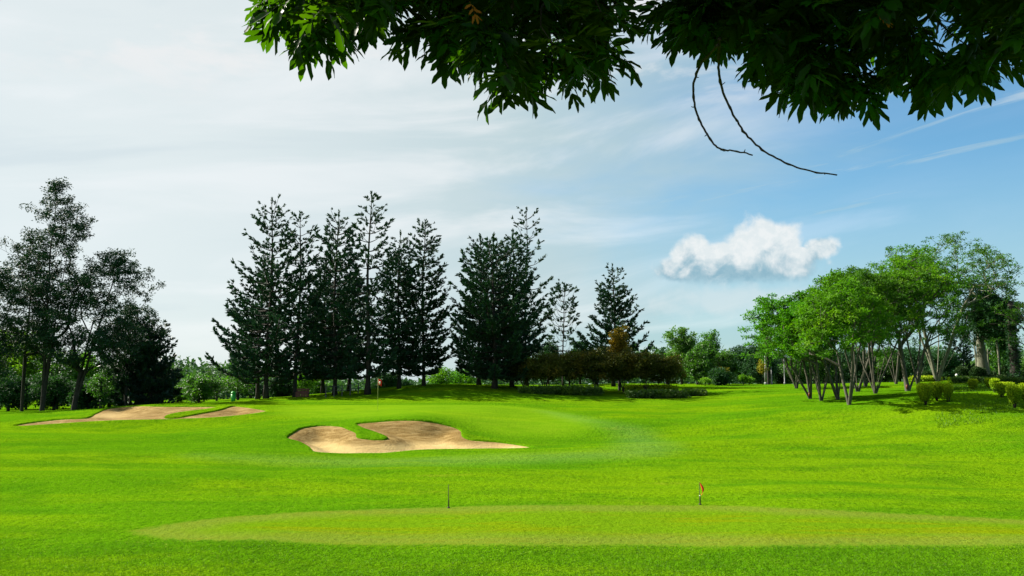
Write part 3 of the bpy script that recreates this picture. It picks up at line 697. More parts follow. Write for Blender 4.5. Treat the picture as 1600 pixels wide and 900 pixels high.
RT = [ # px, D, top, half px, mat, z0, label, extras
    (12, 100, 505, 42, 'bright', .1, 'sunlit light green tree behind the left edge trees', {}),
    (52, 98, 516, 36, 'bright', .1, 'sunlit green tree behind the thin airy trunk', {}),
    (100, 96, 545, 38, 'broad', .1, 'green tree filling the gap behind the tallest left trunk', {}),
    (140, 100, 552, 30, 'bright', .15, 'light green tree seen between the two dark left trunks', {}),
    (25, 86, 580, 40, 'dark', .0, 'dark low bushy tree at the left edge under the airy trees', dict(n=90)),
    (95, 86, 584, 36, 'dark', .0, 'dark low bushy tree between the left trunks', dict(n=90)),
    (148, 84, 596, 26, 'dark', .0, 'dark low bush at the foot of the leaning trunk', dict(n=70)),
    (180, 90, 575, 34, 'dark', .0, 'dark bushy tree right of the leaning trunk', dict(n=90)),
    (167, 82, 572, 17, 'broad', .05, 'small light leaved sapling in front of the left thicket', dict(n=50, per=40, leaf=.2, crad=.5)),
    (285, 110, 598, 24, 'broad', .0, 'low green tree in the dip right of the left thicket', dict(n=60)),
    (318, 104, 582, 28, 'broad', .0, 'rounded green tree beyond the far bunker', {}),
    (345, 108, 566, 30, 'vase_d', .1, 'twiggy half bare tree beyond the far bunker', dict(open_=.45, per=22, leaf=.2, crad=.6, stems=3, bm='bark')),
    (378, 104, 562, 30, 'broad', .05, 'leafy tree against the left end of the araucaria row', dict(open_=.15, per=36)),
    (398, 112, 585, 26, 'dark', .0, 'dark tree under the left end araucaria', {}),
    (446, 98, 588, 24, 'dark', .0, 'rounded dark bush between the first two araucaria trunks', dict(n=80)),
    (478, 116, 584, 22, 'vase', .05, 'light green tree seen between the araucaria trunks', dict(stems=3, per=34)),
    (500, 124, 592, 16, 'broad', .0, 'green bush between the middle araucaria trunks', dict(n=60)),
    (604, 125, 580, 26, 'dark', .0, 'rounded tree behind the distant red flag', dict(n=120)),
    (628, 132, 592, 20, 'dark', .0, 'lower tree right of the one behind the distant flag', dict(n=70)),
    (690, 112, 572, 24, 'bright', .05, 'light green open tree right of the knoll trunk', dict(open_=.15, per=36)),
    (722, 116, 576, 24, 'vase', .05, 'pale green open tree left of the stout araucaria', dict(open_=.15, per=36)),
    (856, 104, 530, 22, 'dark', .1, 'dark leafy tree left of the candelabra araucaria', dict(open_=.2)),
    (905, 106, 532, 20, 'dark', .1, 'dark leafy tree right of the candelabra araucaria', dict(open_=.2)),
    (930, 104, 546, 18, 'dark', .1, 'small dark tree at the foot of the cone shaped araucaria', {}),
    (1040, 112, 546, 16, 'dark', .05, 'small dark tree behind the right end of the bronze bushes', {}),
    (1062, 108, 503, 25, 'broad', .1, 'tallest bushy tree right of the bronze bushes', dict(n=130, jag=.3)),
    (1086, 104, 538, 22, 'broad', .1, 'green tree right of the tallest bushy one', dict(jag=.3)),
    (1104, 112, 522, 26, 'broad', .1, 'bushy tree with upright sprays in the middle distance', dict(n=130, jag=.3)),
    (1130, 108, 546, 20, 'broad', .05, 'lower green tree before the dark grove', dict(jag=.25)),
    (1122, 100, 575, 15, 'dark', .0, 'dark bush at the foot of the middle distance trees', dict(n=50)),
    (1158, 124, 541, 24, 'dark', .0, 'rounded dark tree of the middle distance grove', dict(n=150)),
    (1184, 120, 536, 24, 'dark', .0, 'dark tree of the grove behind the thin mast', dict(n=150)),
    (1212, 126, 552, 26, 'dark', .0, 'dark tree under the left edge of the spreading trees', {}),
    (1196, 112, 512, 15, 'vase', .35, 'small sprayed crown poking out beside the thin mast', dict(n=60, per=34)),
    (1240, 122, 552, 26, 'broad', .0, 'green tree seen behind the leftmost spreading stems', {}),
    (1282, 124, 540, 30, 'broad', .0, 'green tree seen through the left spreading stems', dict(leaf=.3)),
    (1330, 128, 538, 30, 'dark', .0, 'dark tree seen through the middle spreading stems', {}),
    (1376, 126, 538, 30, 'broad', .0, 'green tree seen behind the right spreading stems', {}),
    (1424, 124, 540, 30, 'dark', .0, 'dark tree behind the low clipped hedge', {}),
    (1466, 118, 540, 26, 'dark', .0, 'dark tree right of the pale forked trunk', {}),
    (1556, 100, 504, 24, 'broad', .12, 'leafy green tree between the thick pale trunk and the ivy column', dict(n=130, open_=.15)),
    (1520, 130, 560, 26, 'broad', .0, 'distant green tree behind the thick pale trunk', {}),
    (1258, 128, 548, 30, 'dark', .0, 'dark tree low between the leftmost spreading stems', dict(n=150)),
    (1306, 130, 545, 30, 'dark', .0, 'dark tree filling the gap behind the nearest spreading tree', dict(n=150)),
    (1352, 132, 545, 30, 'dark', .0, 'dark tree behind the dense middle stems', dict(n=150)),
    (1400, 130, 545, 30, 'dark', .0, 'dark tree left of the orange tagged right trunk', dict(n=150)),
    (1448, 132, 545, 28, 'broad', .0, 'green tree deep behind the pale forked stems', dict(n=150)),
    (1590, 112, 560, 26, 'broad', .0, 'green tree at the right edge behind the ivy column', {}),
    (1628, 108, 540, 26, 'dark', .0, 'dark tree cut off by the right edge', {}),
]
for i, (px, D, tp, hw, mt, z0, lab, kw) in enumerate(RT):
    b, H = spec(px, D, tp); kw = dict(kw); kw.setdefault('leaf', .27)
    hwm = hw * mpx(D); kw.setdefault('crad', .35 + .14 * min(hwm, 4)); kw.setdefault('n', int(60 + 14 * hwm * H / 4))
    round_tree(lab, b, H, hwm, 200 + i, M[mt], z0=z0, **kw)
for i, (px, D, tp, hw, lab) in enumerate([(1480, 122, 508, 10, 'left of two small pointed conifers seen through the right grove'), (1499, 122, 506, 11, 'right of two small pointed conifers seen through the right grove')]):
    b, H = spec(px, D, tp)
    araucaria(lab, b, H, hw * mpx(D), .5, 160 + i, M['pine'], dens=1.3, step=.55, expo=.8, trunk_r=.12, group='pointed conifers behind the right grove', rise=.6)
# bronze bushes with several thin stems, in a row
BR = [(818, 86, 560, 27), (850, 83, 552, 34), (890, 84, 548, 34), (930, 83, 541, 36), (972, 84, 541, 36), (1006, 83, 548, 33), (1038, 84, 552, 27)]
names_ = ['leftmost of the bronze leaved bushes, darkest and half under the araucarias', 'second bronze leaved bush from the left', 'third bronze leaved bush from the left', 'bronze leaved bush left of the golden topped one',
          'bronze leaved bush directly under the golden crown', 'bronze leaved bush right of the golden topped one', 'rightmost small bronze leaved bush of the row']
for i, (px, D, tp, hw) in enumerate(BR):
    b, H = spec(px, D, tp)
    round_tree(names_[i], b, H, hw * mpx(D), 300 + i, M['brown'], n=150, per=70, z0=.25, leaf=.19, stems=5, trunk_r=.09, crad=.55, group='bronze leaved bushes in a row', name='bronze_bush_tree', jag=.2, shape=1.1, up=.8)
b, H = spec(966, 87, 507)
round_tree('narrow golden orange crown rising above the bronze bushes', b, H, 15 * mpx(87), 320, M['gold'], n=110, per=50, z0=.35, leaf=.2, crad=.5, name='golden_tree', group=None, jag=.1)
for i, (px, D, tp, hw, mt, lab) in enumerate([(1187, 106, 562, 7, 'yellow', 'yellow sapling beside the thin mast'), (1128, 102, 572, 7, 'yellow', 'yellowish sapling in front of the middle distance trees'),
        (1116, 101, 582, 6, 'bright', 'small light green sapling left of the dark grove'), (1157, 100, 585, 6, 'bright', 'small umbrella shaped sapling before the dark grove'), (1166, 100, 590, 7, 'bright', 'low light green shrub at the foot of the dark grove'),
        (1098, 98, 590, 9, 'bright', 'low bright shrub on the crest right of the bronze bushes')]):
    b, H = spec(px, D, tp)
    round_tree(lab, b, H, hw * mpx(D), 330 + i, M[mt], n=28, per=26, z0=.35, leaf=.18, trunk_r=.05, crad=.32, name='sapling', group='saplings at the far edge of the lawn')

# ------------------------------------------------------------------ right: spreading trees
VT = [ # base px, base py, crown cx px, top py, R px, mat, stems, label, kw
    (1245, 607, 1228, 497, 42, 'vase', 4, 'smallest spreading tree at the far left of the right grove', dict(n=180)),
    (1267, 623, 1238, 462, 56, 'vase', 4, 'leftmost front spreading tree with an orange tag at its foot', dict(tag=1)),
    (1283, 626, 1272, 448, 62, 'vase', 6, 'spreading tree with the thickest bunch of stems, left front of the grove', {}),
    (1310, 624, 1298, 440, 60, 'vase_d', 4, 'slender spreading tree between the front two bunches of stems', {}),
    (1327, 632, 1318, 436, 66, 'vase', 3, 'nearest spreading tree, three wide apart stems, most forward on the lawn', {}),
    (1340, 612, 1345, 426, 62, 'vase_d', 4, 'spreading tree behind the nearest one', {}),
    (1368, 615, 1372, 414, 66, 'vase_d', 6, 'spreading tree with dense stems in the middle of the grove', {}),
    (1352, 604, 1362, 424, 56, 'vase', 4, 'small stemmed spreading tree at the back of the grove', {}),
    (1400, 600, 1402, 408, 60, 'vase_d', 4, 'back spreading tree left of the orange tagged right one', {}),
    (1419, 611, 1424, 392, 70, 'vase', 3, 'right spreading tree with an orange tag low on its dark trunk', dict(tag=1, trunk_r=.22)),
    (1434, 600, 1450, 400, 60, 'vase_d', 4, 'spreading tree behind the clipped yellow hedge', dict(open_=.3)),
]
for i, (px, py, cx, tp, rp, mt, st, lab, kw) in enumerate(VT):
    b = hit(px, py, 40, 118); D = b[1]; H = P(px, tp, D)[2] - b[2]; kw = dict(kw); kw.setdefault('n', 310)
    vase_tree(lab, b, H, rp * 1.12 * mpx(D), (cx + 4 - px) * mpx(D), 0, 400 + i, M[mt], stems=st, **kw)
b = hit(1464, 596, 60, 118); D = b[1]
vase_tree('tallest open spreading tree on the right, thin bare limbs showing through a lacy top', b, P(1464, 377, D)[2] - b[2], 108 * mpx(D), 26 * mpx(D), 0, 421, M['vase_d'], n=560, per=36, stems=6, thick=.36, open_=.15, crad=.55, bm='bark_p', trunk_r=.24, group=None)
b = on_ground(1640, 84)
vase_tree('spreading tree cut off by the right edge, with bare twiggy limbs', b, P(1640, 458, 84)[2] - b[2], 70 * mpx(84), -1.0, 0, 422, M['vase_d'], n=200, per=24, stems=4, open_=.35, crad=.55, group=None)

# thick pale trunk with a dark hanging crown
b = on_ground(1529, 94); Hh = P(1529, 438, 94)[2] - b[2]; rng = np.random.RandomState(5)
t = thing('vine_hung_tree', 'thick pale tapering trunk under a dark ragged vine hung crown on the right', 'tree', tuple(b))
tz = np.array([-.2, .0, .8, 2, 4, 6, Hh * .7]); trk = tube(np.stack([-.12 * tz / 3, 0 * tz, tz], 1), [.85, .75, .64, .54, .42, .3, .15], 12); build('trunk', trk[0], trk[1], M['bark_p'], t, smooth=True)
rr = rng.normal(0, 1, (170, 3)) * [1.35, 1.2, 1.9] + [.0, 0, Hh * .66]; rr = rr[(rr[:, 2] < Hh) & (rr[:, 2] > Hh * .36)]
A, B, ra, rb = grow([np.array([(0, 0, Hh * .35), (-.3, 0, Hh * .6), (-.2, 0, Hh * .8)])], rr, rng, .2); w_ = wood_mesh(A, B, ra, rb); build('branches', w_[0], w_[1], M['bark_d'], t)
lv = clumps(rr, rng, 75, .75, .8, .3, .11, up=.2, droop=.6); build('crown', lv[0], [lv[1]], M['dark'], t, attrs={'v': lv[2]})
b = on_ground(1558, 94); Hh = P(1558, 470, 94)[2] - b[2]; rng = np.random.RandomState(6)
round_tree('dark crowned tree with a thin pale trunk leaning over the ivy column', on_ground(1554, 92), P(1554, 452, 92)[2] - b[2], 2.6, 607, M['dark'], n=120, z0=.48, leaf=.28, group=None, trunk_r=.12, bm='bark_p')
# ivy column
b = on_ground(1577, 88); Hh = P(1577, 471, 88)[2] - b[2]; t = thing('broken_trunk', 'tall broken off trunk like a column wrapped in ivy near the right edge', 'dead tree', tuple(b))
tz = np.linspace(-.2, Hh, 9); trk = tube(np.stack([.05 * np.sin(tz), 0 * tz, tz], 1), np.linspace(.50, .27, 9), 12); build('trunk', trk[0], trk[1], M['bark_d'], t, smooth=True)
k = 150; zc = rng.rand(k) * Hh * .93; aa = rng.rand(k) * 6.28; rr = np.stack([np.cos(aa) * (.5 - .2 * zc / Hh), np.sin(aa) * (.5 - .2 * zc / Hh), zc], 1)
lv = clumps(rr, rng, 26, .34, 1.4, .2, .12, up=0, droop=.4); build('ivy', lv[0], [lv[1]], M['dark'], t, attrs={'v': lv[2]})
for i, (px, D, tp, lab) in enumerate([(1518, 98, 528, 'left thin pale bare trunk beside the thick trunk'), (1522, 100, 520, 'second thin pale trunk touching the thick trunk'), (1538, 99, 545, 'short pale trunk right of the thick trunk')]):
    b = on_ground(px, D); Hh = P(px, tp, D)[2] - b[2]; t = thing('bare_trunk', lab, 'tree trunk', tuple(b), 'thin pale trunks beside the thick trunk')
    tz = np.linspace(-.1, Hh, 7); trk = tube(np.stack([.06 * np.sin(tz + i), .0 * tz, tz], 1), np.linspace(.14, .07, 7), 8); build('trunk', trk[0], trk[1], M['bark_p'], t, smooth=True)
    s = [tube([(0, 0, Hh * .8), (.4 * sg, .1, Hh * .93), (.6 * sg, .1, Hh * 1.08)], [.05, .035, .015], 5) for sg in (-1, 1)]; sm = merge(s); build('stub_branch', sm[0], sm[1], M['bark_p'], t, smooth=True)

# ------------------------------------------------------------------ clipped shrubs
def shell(rng, n, sx, sy, sz, p=3.0):
    d = rng.normal(0, 1, (n, 3)); k = (np.abs(d) ** p).sum(1) ** (1 / p); d = d / k[:, None]; r = rng.uniform(.82, 1.03, (n, 1)); return d * r * [sx, sy, sz], nrm(d)
def topiary(label, base, H, hw, seed, mat='hedge', z0=.22, p=3.0, per_m2=520, leaf=.085, taper=.75, name='clipped_shrub', group='clipped yellow green shrubs', cat='shrub', sprout=0, depth=None, core='ball'):
    rng = np.random.RandomState(seed); sz = H * (1 - z0) / 2; sy = depth or hw
    n = int(per_m2 * 8 * (hw * sy + hw * sz + sy * sz)); Pp, Nn = shell(rng, n, hw, sy, sz, p)
    tp = taper + (1 - taper) * (Pp[:, 2] / sz * .5 + .5); lump = 1 + .06 * np.sin(Pp[:, 0] * 9 + seed) * np.sin(Pp[:, 2] * 8 + seed) + .05 * np.sin(Pp[:, 1] * 11)
    Pp = Pp * np.stack([tp * lump, tp * lump, lump], 1) + [0, 0, H * z0 + sz]
    D_ = nrm(Nn * .7 + rng.normal(0, .7, (n, 3)) + [0, 0, .25]); V, q = leafquads(Pp, D_, rng.normal(0, .6, (n, 3)) + Nn, leaf * rng.uniform(.7, 1.4, n), leaf * .55)
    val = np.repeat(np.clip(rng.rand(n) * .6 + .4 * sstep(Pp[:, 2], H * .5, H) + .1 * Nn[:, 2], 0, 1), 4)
    t = thing(name, label, cat, tuple(base), group); st = []
    for s in range(4):
        a = s * 1.57 + rng.rand(); st.append(tube([(.05 * math.cos(a), .05 * math.sin(a), -.1), (.12 * math.cos(a), .12 * math.sin(a), H * .3), (.3 * hw * math.cos(a), .3 * sy * math.sin(a), H * .8)], [.035, .028, .012], 5))
    sm = merge(st); build('stem', sm[0], sm[1], M['bark_d'], t, smooth=True)
    # inner leaf mass so that little light passes straight through
    k = n // 2; Pi, _ = shell(rng, k, hw * .8, sy * .8, sz * .8, p); Pi = Pi * rng.uniform(.4, 1, (k, 1)); Pi = Pi * np.stack([taper + (1 - taper) * (Pi[:, 2] / sz * .5 + .5)] * 2 + [np.ones(k)], 1) + [0, 0, H * z0 + sz]
    V2_, q2 = leafquads(Pi, rng.normal(0, 1, (k, 3)), rng.normal(0, 1, (k, 3)), leaf * 2, leaf * 1.3)
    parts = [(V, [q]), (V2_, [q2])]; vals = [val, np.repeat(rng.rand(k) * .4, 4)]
    for s in range(sprout):
        k = 26; zz_ = rng.rand(k) * .45; c_ = np.array([rng.uniform(-.6, .6) * hw, 0, H * .97]); C = c_ + np.stack([rng.normal(0, .04, k), rng.normal(0, .04, k), zz_], 1)
        Vs, qs = leafquads(C, rng.normal(0, .5, (k, 3)) + [0, 0, .7], rng.normal(0, 1, (k, 3)), leaf * 1.4, leaf * .6); parts.append((Vs, [qs])); vals.append(np.full(k * 4, .9))
    Vm, fl = merge(parts); build('foliage', Vm, fl, M[mat], t, attrs={'v': np.concatenate(vals)})
    return t
TP = [ # px, base py, top py, half px, label
    (1446, 633, 600, 12, 'squarish clipped yellow green shrub, front left of the pair', dict(p=4)), (1464, 627, 598, 10, 'clipped shrub joined to the right of the squarish pair', dict(p=4)),
    (1482, 628, 600, 9, 'round clipped shrub with a tall loose sprout', dict(sprout=2)), (1521, 611, 593, 8, 'small dark footed clipped shrub standing alone', {}),
    (1546, 607, 591, 7, 'clipped shrub at the back left of the right cluster', {}), (1555, 613, 592, 8, 'clipped shrub with a bright lit left side, second of the right cluster', {}),
    (1566, 621, 598, 9, 'low clipped shrub in the middle of the right cluster', {}), (1577, 612, 598, 8, 'flat topped clipped shrub at the back of the right cluster', dict(p=4)),
    (1586, 638, 602, 12, 'largest nearest clipped shrub of the right cluster, on a dark stem', {}), (1603, 630, 600, 11, 'clipped shrub cut off by the right edge', {})]
for i, (px, py, tp, hp, lab, kw) in enumerate(TP):
    b = hit(px, py, 38, 100); H = P(px, tp, b[1])[2] - b[2]; topiary(lab, b, H, hp * .9 * mpx(b[1]), 500 + i, z0=.2, taper=.55, **kw)
for i, (px, D, tp, hp, lab) in enumerate([(1495, 92, 573, 9, 'dark round shrub right of the white globe'), (1520, 90, 574, 11, 'large dark round shrub in front of the thick trunk'), (1563, 92, 573, 8, 'dark round shrub left of the ivy column'),
                                          (1600, 90, 575, 9, 'dark round shrub at the right edge'), (1540, 95, 580, 7, 'small dark round shrub among the pale trunks'), (1442, 98, 580, 9, 'dark round shrub behind the orange tagged tree')]):
    b, H = spec(px, D, tp); topiary(lab, b, H, hp * mpx(D), 520 + i, mat='ball', z0=.1, p=2.2, taper=.95, per_m2=150, leaf=.16, name='round_shrub', group='dark round shrubs of the right garden')
HD = [ # centre px, D, top py, half px, mat, label
    (1438, 90, 590, 22, 'hedge', 'loose light green low hedge behind the tagged tree'), (1505, 84, 593, 24, 'hedge_d', 'low dark hedge strip right of the white globe'), (1560, 82, 593, 30, 'hedge_d', 'low dark hedge strip behind the right cluster of shrubs'),
    (1540, 90, 587, 22, 'ball', 'dark low hedge in front of the pale trunks'), (1612, 80, 592, 22, 'hedge_d', 'low hedge strip at the right edge'),
    (875, 80.5, 604.5, 62, 'hedge_d', 'long low dark hedge under the bronze bushes'), (1023, 77.5, 610.5, 45, 'hedge_d', 'low clipped hedge block with bright top, nearest the lawn'), (1080, 80, 609, 18, 'hedge_d', 'short hedge block at the right end of the bronze bushes'),
    (1015, 84, 603, 40, 'hedge', 'loose leafy hedge behind the near hedge block')]
for i, (px, D, tp, hp, mt, lab) in enumerate(HD):
    b, H = spec(px, D, tp); H = max(H, .5)
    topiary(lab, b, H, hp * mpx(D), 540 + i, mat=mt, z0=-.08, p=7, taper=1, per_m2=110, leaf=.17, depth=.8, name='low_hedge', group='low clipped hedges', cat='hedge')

# ------------------------------------------------------------------ far wood beyond the lawn (a mass nobody could count)
rng = np.random.RandomState(8); k = 1500
X = rng.uniform(-230, 260, k); Y = rng.uniform(190, 260, k); zt = terr(X, Y); hgt = 6.5 + 2.2 * np.sin(X * .05) + 1.5 * np.sin(X * .13 + 2) + rng.normal(0, .8, k)
hgt = np.where((X > -60) & (X < 0), hgt * .62, hgt)
C = np.concatenate([np.stack([X + rng.normal(0, 1, k), Y + rng.normal(0, 1, k), zt + hgt * f_], 1) for f_ in (.15, .4, .65, .85, 1.0)])
lv = clumps(C, rng, 12, 2.6, .7, 1.3, .8, up=.6); o = build('distant_wood', lv[0], [lv[1]], M['wood'], attrs={'v': lv[2]})
o['kind'] = 'stuff'; o['label'] = 'distant wood beyond the lawn seen between the nearer trees'; o['category'] = 'wood'

# ------------------------------------------------------------------ flags, pins, poles, fence
def flag_mesh(w, h, seed, droop, n=9, m_=9):
    rng = np.random.RandomState(seed); V = []
    for side in (0, 1):
        for i in range(n):
            for j in range(m_):
                s = i / (n - 1); t = j / (m_ - 1); x = w * s * (1 - .35 * droop * s); z = -h * t - droop * h * .75 * s ** 1.4
                y = .16 * w * math.sin(s * 7 + t * 3) * s ** .6; V.append((x + .02 * w * math.sin(t * 5), y + (.004 if side else 0), z))
    q = []; o_ = n * m_
    for i in range(n - 1):
        for j in range(m_ - 1):
            a = i * m_ + j; q.append((a, a + 1, a + m_ + 1, a + m_)); q.append((o_ + a, o_ + a + m_, o_ + a + m_ + 1, o_ + a + 1))
    for i in range(n - 1): a = i * m_; q.append((a, a + m_, o_ + a + m_, o_ + a)); a += m_ - 1; q.append((a, o_ + a, o_ + a + m_, a + m_))
    for j in range(m_ - 1): a = j; q.append((a, o_ + a, o_ + a + 1, a + 1)); a += (n - 1) * m_; q.append((a, a + 1, o_ + a + 1, o_ + a))
    return np.array(V), [np.array(q)]
b = hit(590, 641, 50, 67); H = P(590, 591, b[1])[2] - b[2]
t = thing('golf_flag', 'red hole flag on a thin yellow pole standing on the raised green', 'flag', tuple(b))
V, fl = tube([(0, 0, -.05), (0, 0, H * .5), (0, 0, H)], [.011, .011, .009], 8); build('pole', V, fl, M['pole_y'], t, smooth=True)
V, fl = flag_mesh(.28, .42, 1, .4); V = V + [0.012, 0, H - .03]; fo_ = build('flag_cloth', V, fl, M['red'], t, smooth=True)
V, fl = tube([(.11, -.07, H - .42), (.10, -.075, H - .22)], [.045, .05], 8); 
V = (V - [.105, -.07, 0]) * [1, .08, 1] + [.13, -.075, 0]; build('white_mark', V, fl, M['white'], fo_, smooth=True)
for (px, py, tp, isflag, lab) in [(701, 794, 757, False, 'thin bare practice pin without a flag on the near green'), (1094, 789, 753, True, 'short practice pin with a drooping red flag on the near green')]:
    b = hit(px, py, 18, 40); H = P(px, tp, b[1])[2] - b[2]; t = thing('practice_pin', lab, 'practice pin', tuple(b), 'practice pins on the near green')
    V, fl = tube([(0, 0, -.03), (0, 0, H * .35), (-.006, 0, H * .36), (-.012, 0, H)], [.019, .018, .012, .008] if not isflag else [.022, .022, .011, .008], 8); build('rod', V, fl, M['black'], t, smooth=True)
    V, fl = tube([(0, 0, -.01), (0, 0, .012), (0, 0, .03), (0, 0, .05)], [.052, .052, .034, .02], 14); build('foot', V, fl, M['black'], t, smooth=True)
    if isflag:
        V, fl = tube([(0, 0, H * .38), (0, 0, H * .41)], [.022, .022], 10); build('collar', V, fl, M['white'], t, smooth=True)
        nseg = 12; s = np.linspace(0, 1, nseg); V = []                     # limp pennant hanging down beside the rod
        cx_ = .01 + .10 * np.sin(s * 2.6) * (1 - .15 * s) ; wd = .012 + .055 * np.sin(np.clip(s * 1.25, 0, 1) * 3.14159) ** .8
        for side in (0, 1):
            for i in range(nseg):
                for sg, yy in ((-1, .02 * math.sin(s[i] * 7)), (0, -.025), (1, .02 * math.cos(s[i] * 6))): V.append((cx_[i] + sg * wd[i] * .55, yy + side * .004, H * (.96 - .54 * s[i])))
        q = [(i * 3 + j, i * 3 + j + 1, i * 3 + j + 4, i * 3 + j + 3) for i in range(nseg - 1) for j in range(2)]; o_ = nseg * 3; q += [(a + o_, d + o_, c_ + o_, b2 + o_) for a, b2, c_, d in q]
        q += [(i * 3, i * 3 + 3, o_ + i * 3 + 3, o_ + i * 3) for i in range(nseg - 1)] + [(i * 3 + 2, o_ + i * 3 + 2, o_ + i * 3 + 5, i * 3 + 5) for i in range(nseg - 1)]
        build('flag_cloth', np.array(V), [np.array(q)], M['red'], t, smooth=True)

def mast(name, label, cat, px, D, tp, r0, r1, mat, arm=None, group=None):
    b = on_ground(px, D); H = P(px, tp, D)[2] - b[2]; t = thing(name, label, cat, tuple(b), group)
    V, fl = tube([(0, 0, -.1), (0, 0, .3), (0, 0, .32), (0, 0, H * .5), (0, 0, H)], [r0 * 1.8, r0 * 1.8, r0, (r0 + r1) / 2, r1], 10); build('pole', V, fl, M[mat], t, smooth=True)
    return t, H
t, H = mast('thin_mast', 'very tall thin grey mast at the left edge of the right grove', 'mast', 1192, 114, 470, .11, .02, 'grey')
V, fl = tube([(0, 0, .3), (0, 0, 2.2), (0, 0, 2.3)], [.20, .15, .06], 8); build('pale_sleeve', V, fl, M['grey'], t, smooth=True)
for px, D, tp, lab in [(1201, 112, 574, 'short pale pole right of the thin mast'), (1221, 114, 562, 'thin pale pole under the leftmost spreading crown')]:
    t, H = mast('pale_pole', lab, 'pole', px, D, tp, .07, .05, 'grey', group='pale poles at the far edge'); V, fl = tube([(0, 0, H - .02), (0, 0, H + .06), (0, 0, H + .1)], [.09, .09, .02], 8); build('cap', V, fl, M['grey'], t)
b = on_ground(1487, 88); t = thing('garden_lamp', 'white globe lamp on a short post among the garden shrubs', 'garden lamp', tuple(b)); zg = P(1487, 586, 88)[2] - b[2]
V, fl = tube([(0, 0, -.1), (0, 0, zg - .15), (0, 0, zg - .11)], [.06, .05, .09], 8); build('post', V, fl, M['black'], t, smooth=True)
th = np.linspace(0, math.pi, 9); V, fl = tube([(0, 0, zg - .13 * math.cos(a)) for a in th], [max(.01, .13 * math.sin(a)) for a in th], 14); build('globe', V, fl, M['white'], t, smooth=True)

def box(a, b_):
    x0, y0, z0 = a; x1, y1, z1 = b_; V = np.array([(x, y, z) for x in (x0, x1) for y in (y0, y1) for z in (z0, z1)], float)
    return V, [np.array([(0, 1, 3, 2), (4, 6, 7, 5), (0, 4, 5, 1), (2, 3, 7, 6), (0, 2, 6, 4), (1, 5, 7, 3)])]
# fence behind the trunks
b0, b1 = on_ground(513, 80), on_ground(563, 86); t = thing('metal_fence', 'thin dark metal fence with a single rail behind the middle araucaria trunks', 'fence', tuple(b0))
d = b1 - b0
for k in range(5):
    p = on_ground(513 + 12.5 * k, 80 + 1.5 * k) - b0; Hf = 1.05; V, fl = box((p[0] - .045, p[1] - .045, p[2] - .1), (p[0] + .045, p[1] + .045, p[2] + Hf)); build('post', V, fl, M['wire'], t)
for hh in (.55, .98):
    pts_ = [on_ground(513 + 12.5 * k, 80 + 1.5 * k) - b0 + [0, 0, hh] for k in range(5)]; V, fl = tube(pts_, .024, 6); build('rail', V, fl, M['wire'], t)
b = on_ground(477, 81); t = thing('garden_bench', 'low red brown wooden box bench under the second araucaria', 'bench', tuple(b))
V, fl = box((-.62, -.25, .38), (.62, .25, .46)); build('seat', V, fl, M['rust'], t)
V, fl = merge([box((-.60, .18, .463), (.60, .23, .62)), box((-.60, .18, .66), (.60, .23, .82))]); build('backrest', V, fl, M['rust'], t)
V, fl = merge([box((-.60 + .245 * k, -.24, .05), (-.60 + .245 * k + .22, -.215, .377)) for k in range(5)]); build('front_panel', V, fl, M['rust'], t)
for sx in (-.58, .5):
    for sy in (-.21, .15): V, fl = box((sx, sy, -.05), (sx + .08, sy + .08, .378)); build('leg', V, fl, M['rust'], t)
b = on_ground(370.5, 80.5); t = thing('litter_bin', 'bright green litter bin beyond the right end of the far bunker', 'litter bin', tuple(b)); V, fl = tube([(0, 0, -.1), (0, 0, .1), (0, 0, .72)], [.16, .19, .22], 14)
build('body', V, fl, M['fgreen'], t, smooth=True); V, fl = tube([(0, 0, .721), (0, 0, .80), (0, 0, .9), (0, 0, .95)], [.24, .23, .15, .03], 14); build('lid', V, fl, M['fgreen'], t, smooth=True)

# ------------------------------------------------------------------ longer grass on the right bank and turf blades nearby
def blades(name, label, X, Y, hgt, wid, mat, seed):
    rng = np.random.RandomState(seed); z = terr(X, Y); k = len(X); C = np.stack([X, Y, z - .01], 1)
    s = rng.uniform(.5, 1.3, k); V, q = leafquads(C, rng.normal(0, .42, (k, 3)) * [1, 1, .1] + [.06, 0, 1], rng.normal(0, 1, (k, 3)) * [1, 1, .2], hgt * s, wid)
    o = build(name, V, [q], mat, attrs={'v': np.repeat(rng.rand(k), 4)}); o['kind'] = 'stuff'; o['label'] = label; o['category'] = 'grass'
M['blade'] = foliage('grass_blade', (.034, .098, .002), (.078, .170, .004), (.05, .12, .002), .35, (1.3, 1.35, .4), .5, .15, 0, .6)
rng = np.random.RandomState(21); k = 26000
u = rng.uniform(1455, 1720, k); D = rng.uniform(50, 84, k); X = (u - 800) / F * D
w_ = np.sin(X * .8 + D * .5) + np.sin(X * .33 - D * .9 + 2) + rng.normal(0, .8, k); kk = w_ > -.3 + (u < 1500) * .6
blades('rough_grass', 'longer rough grass around the clipped shrubs', X[kk], D[kk], .17, .03, M['blade'], 22)
k = 210000; D = 17.5 + 6.6 * rng.rand(k) ** 1.0; X = rng.uniform(-.68, .68, k) * D
sgn = sdist(X, D, green_b); kk = (sgn < -.03) & (rng.rand(k) < np.clip((23.9 + .5 * np.sin(X * .7) + .4 * np.sin(X * 1.9 + 1) - D) / 3.2, 0, 1))
blades('turf_blades', 'short coarse turf on the bank below the near green', X[kk], D[kk], .040, .009, M['blade'], 23)

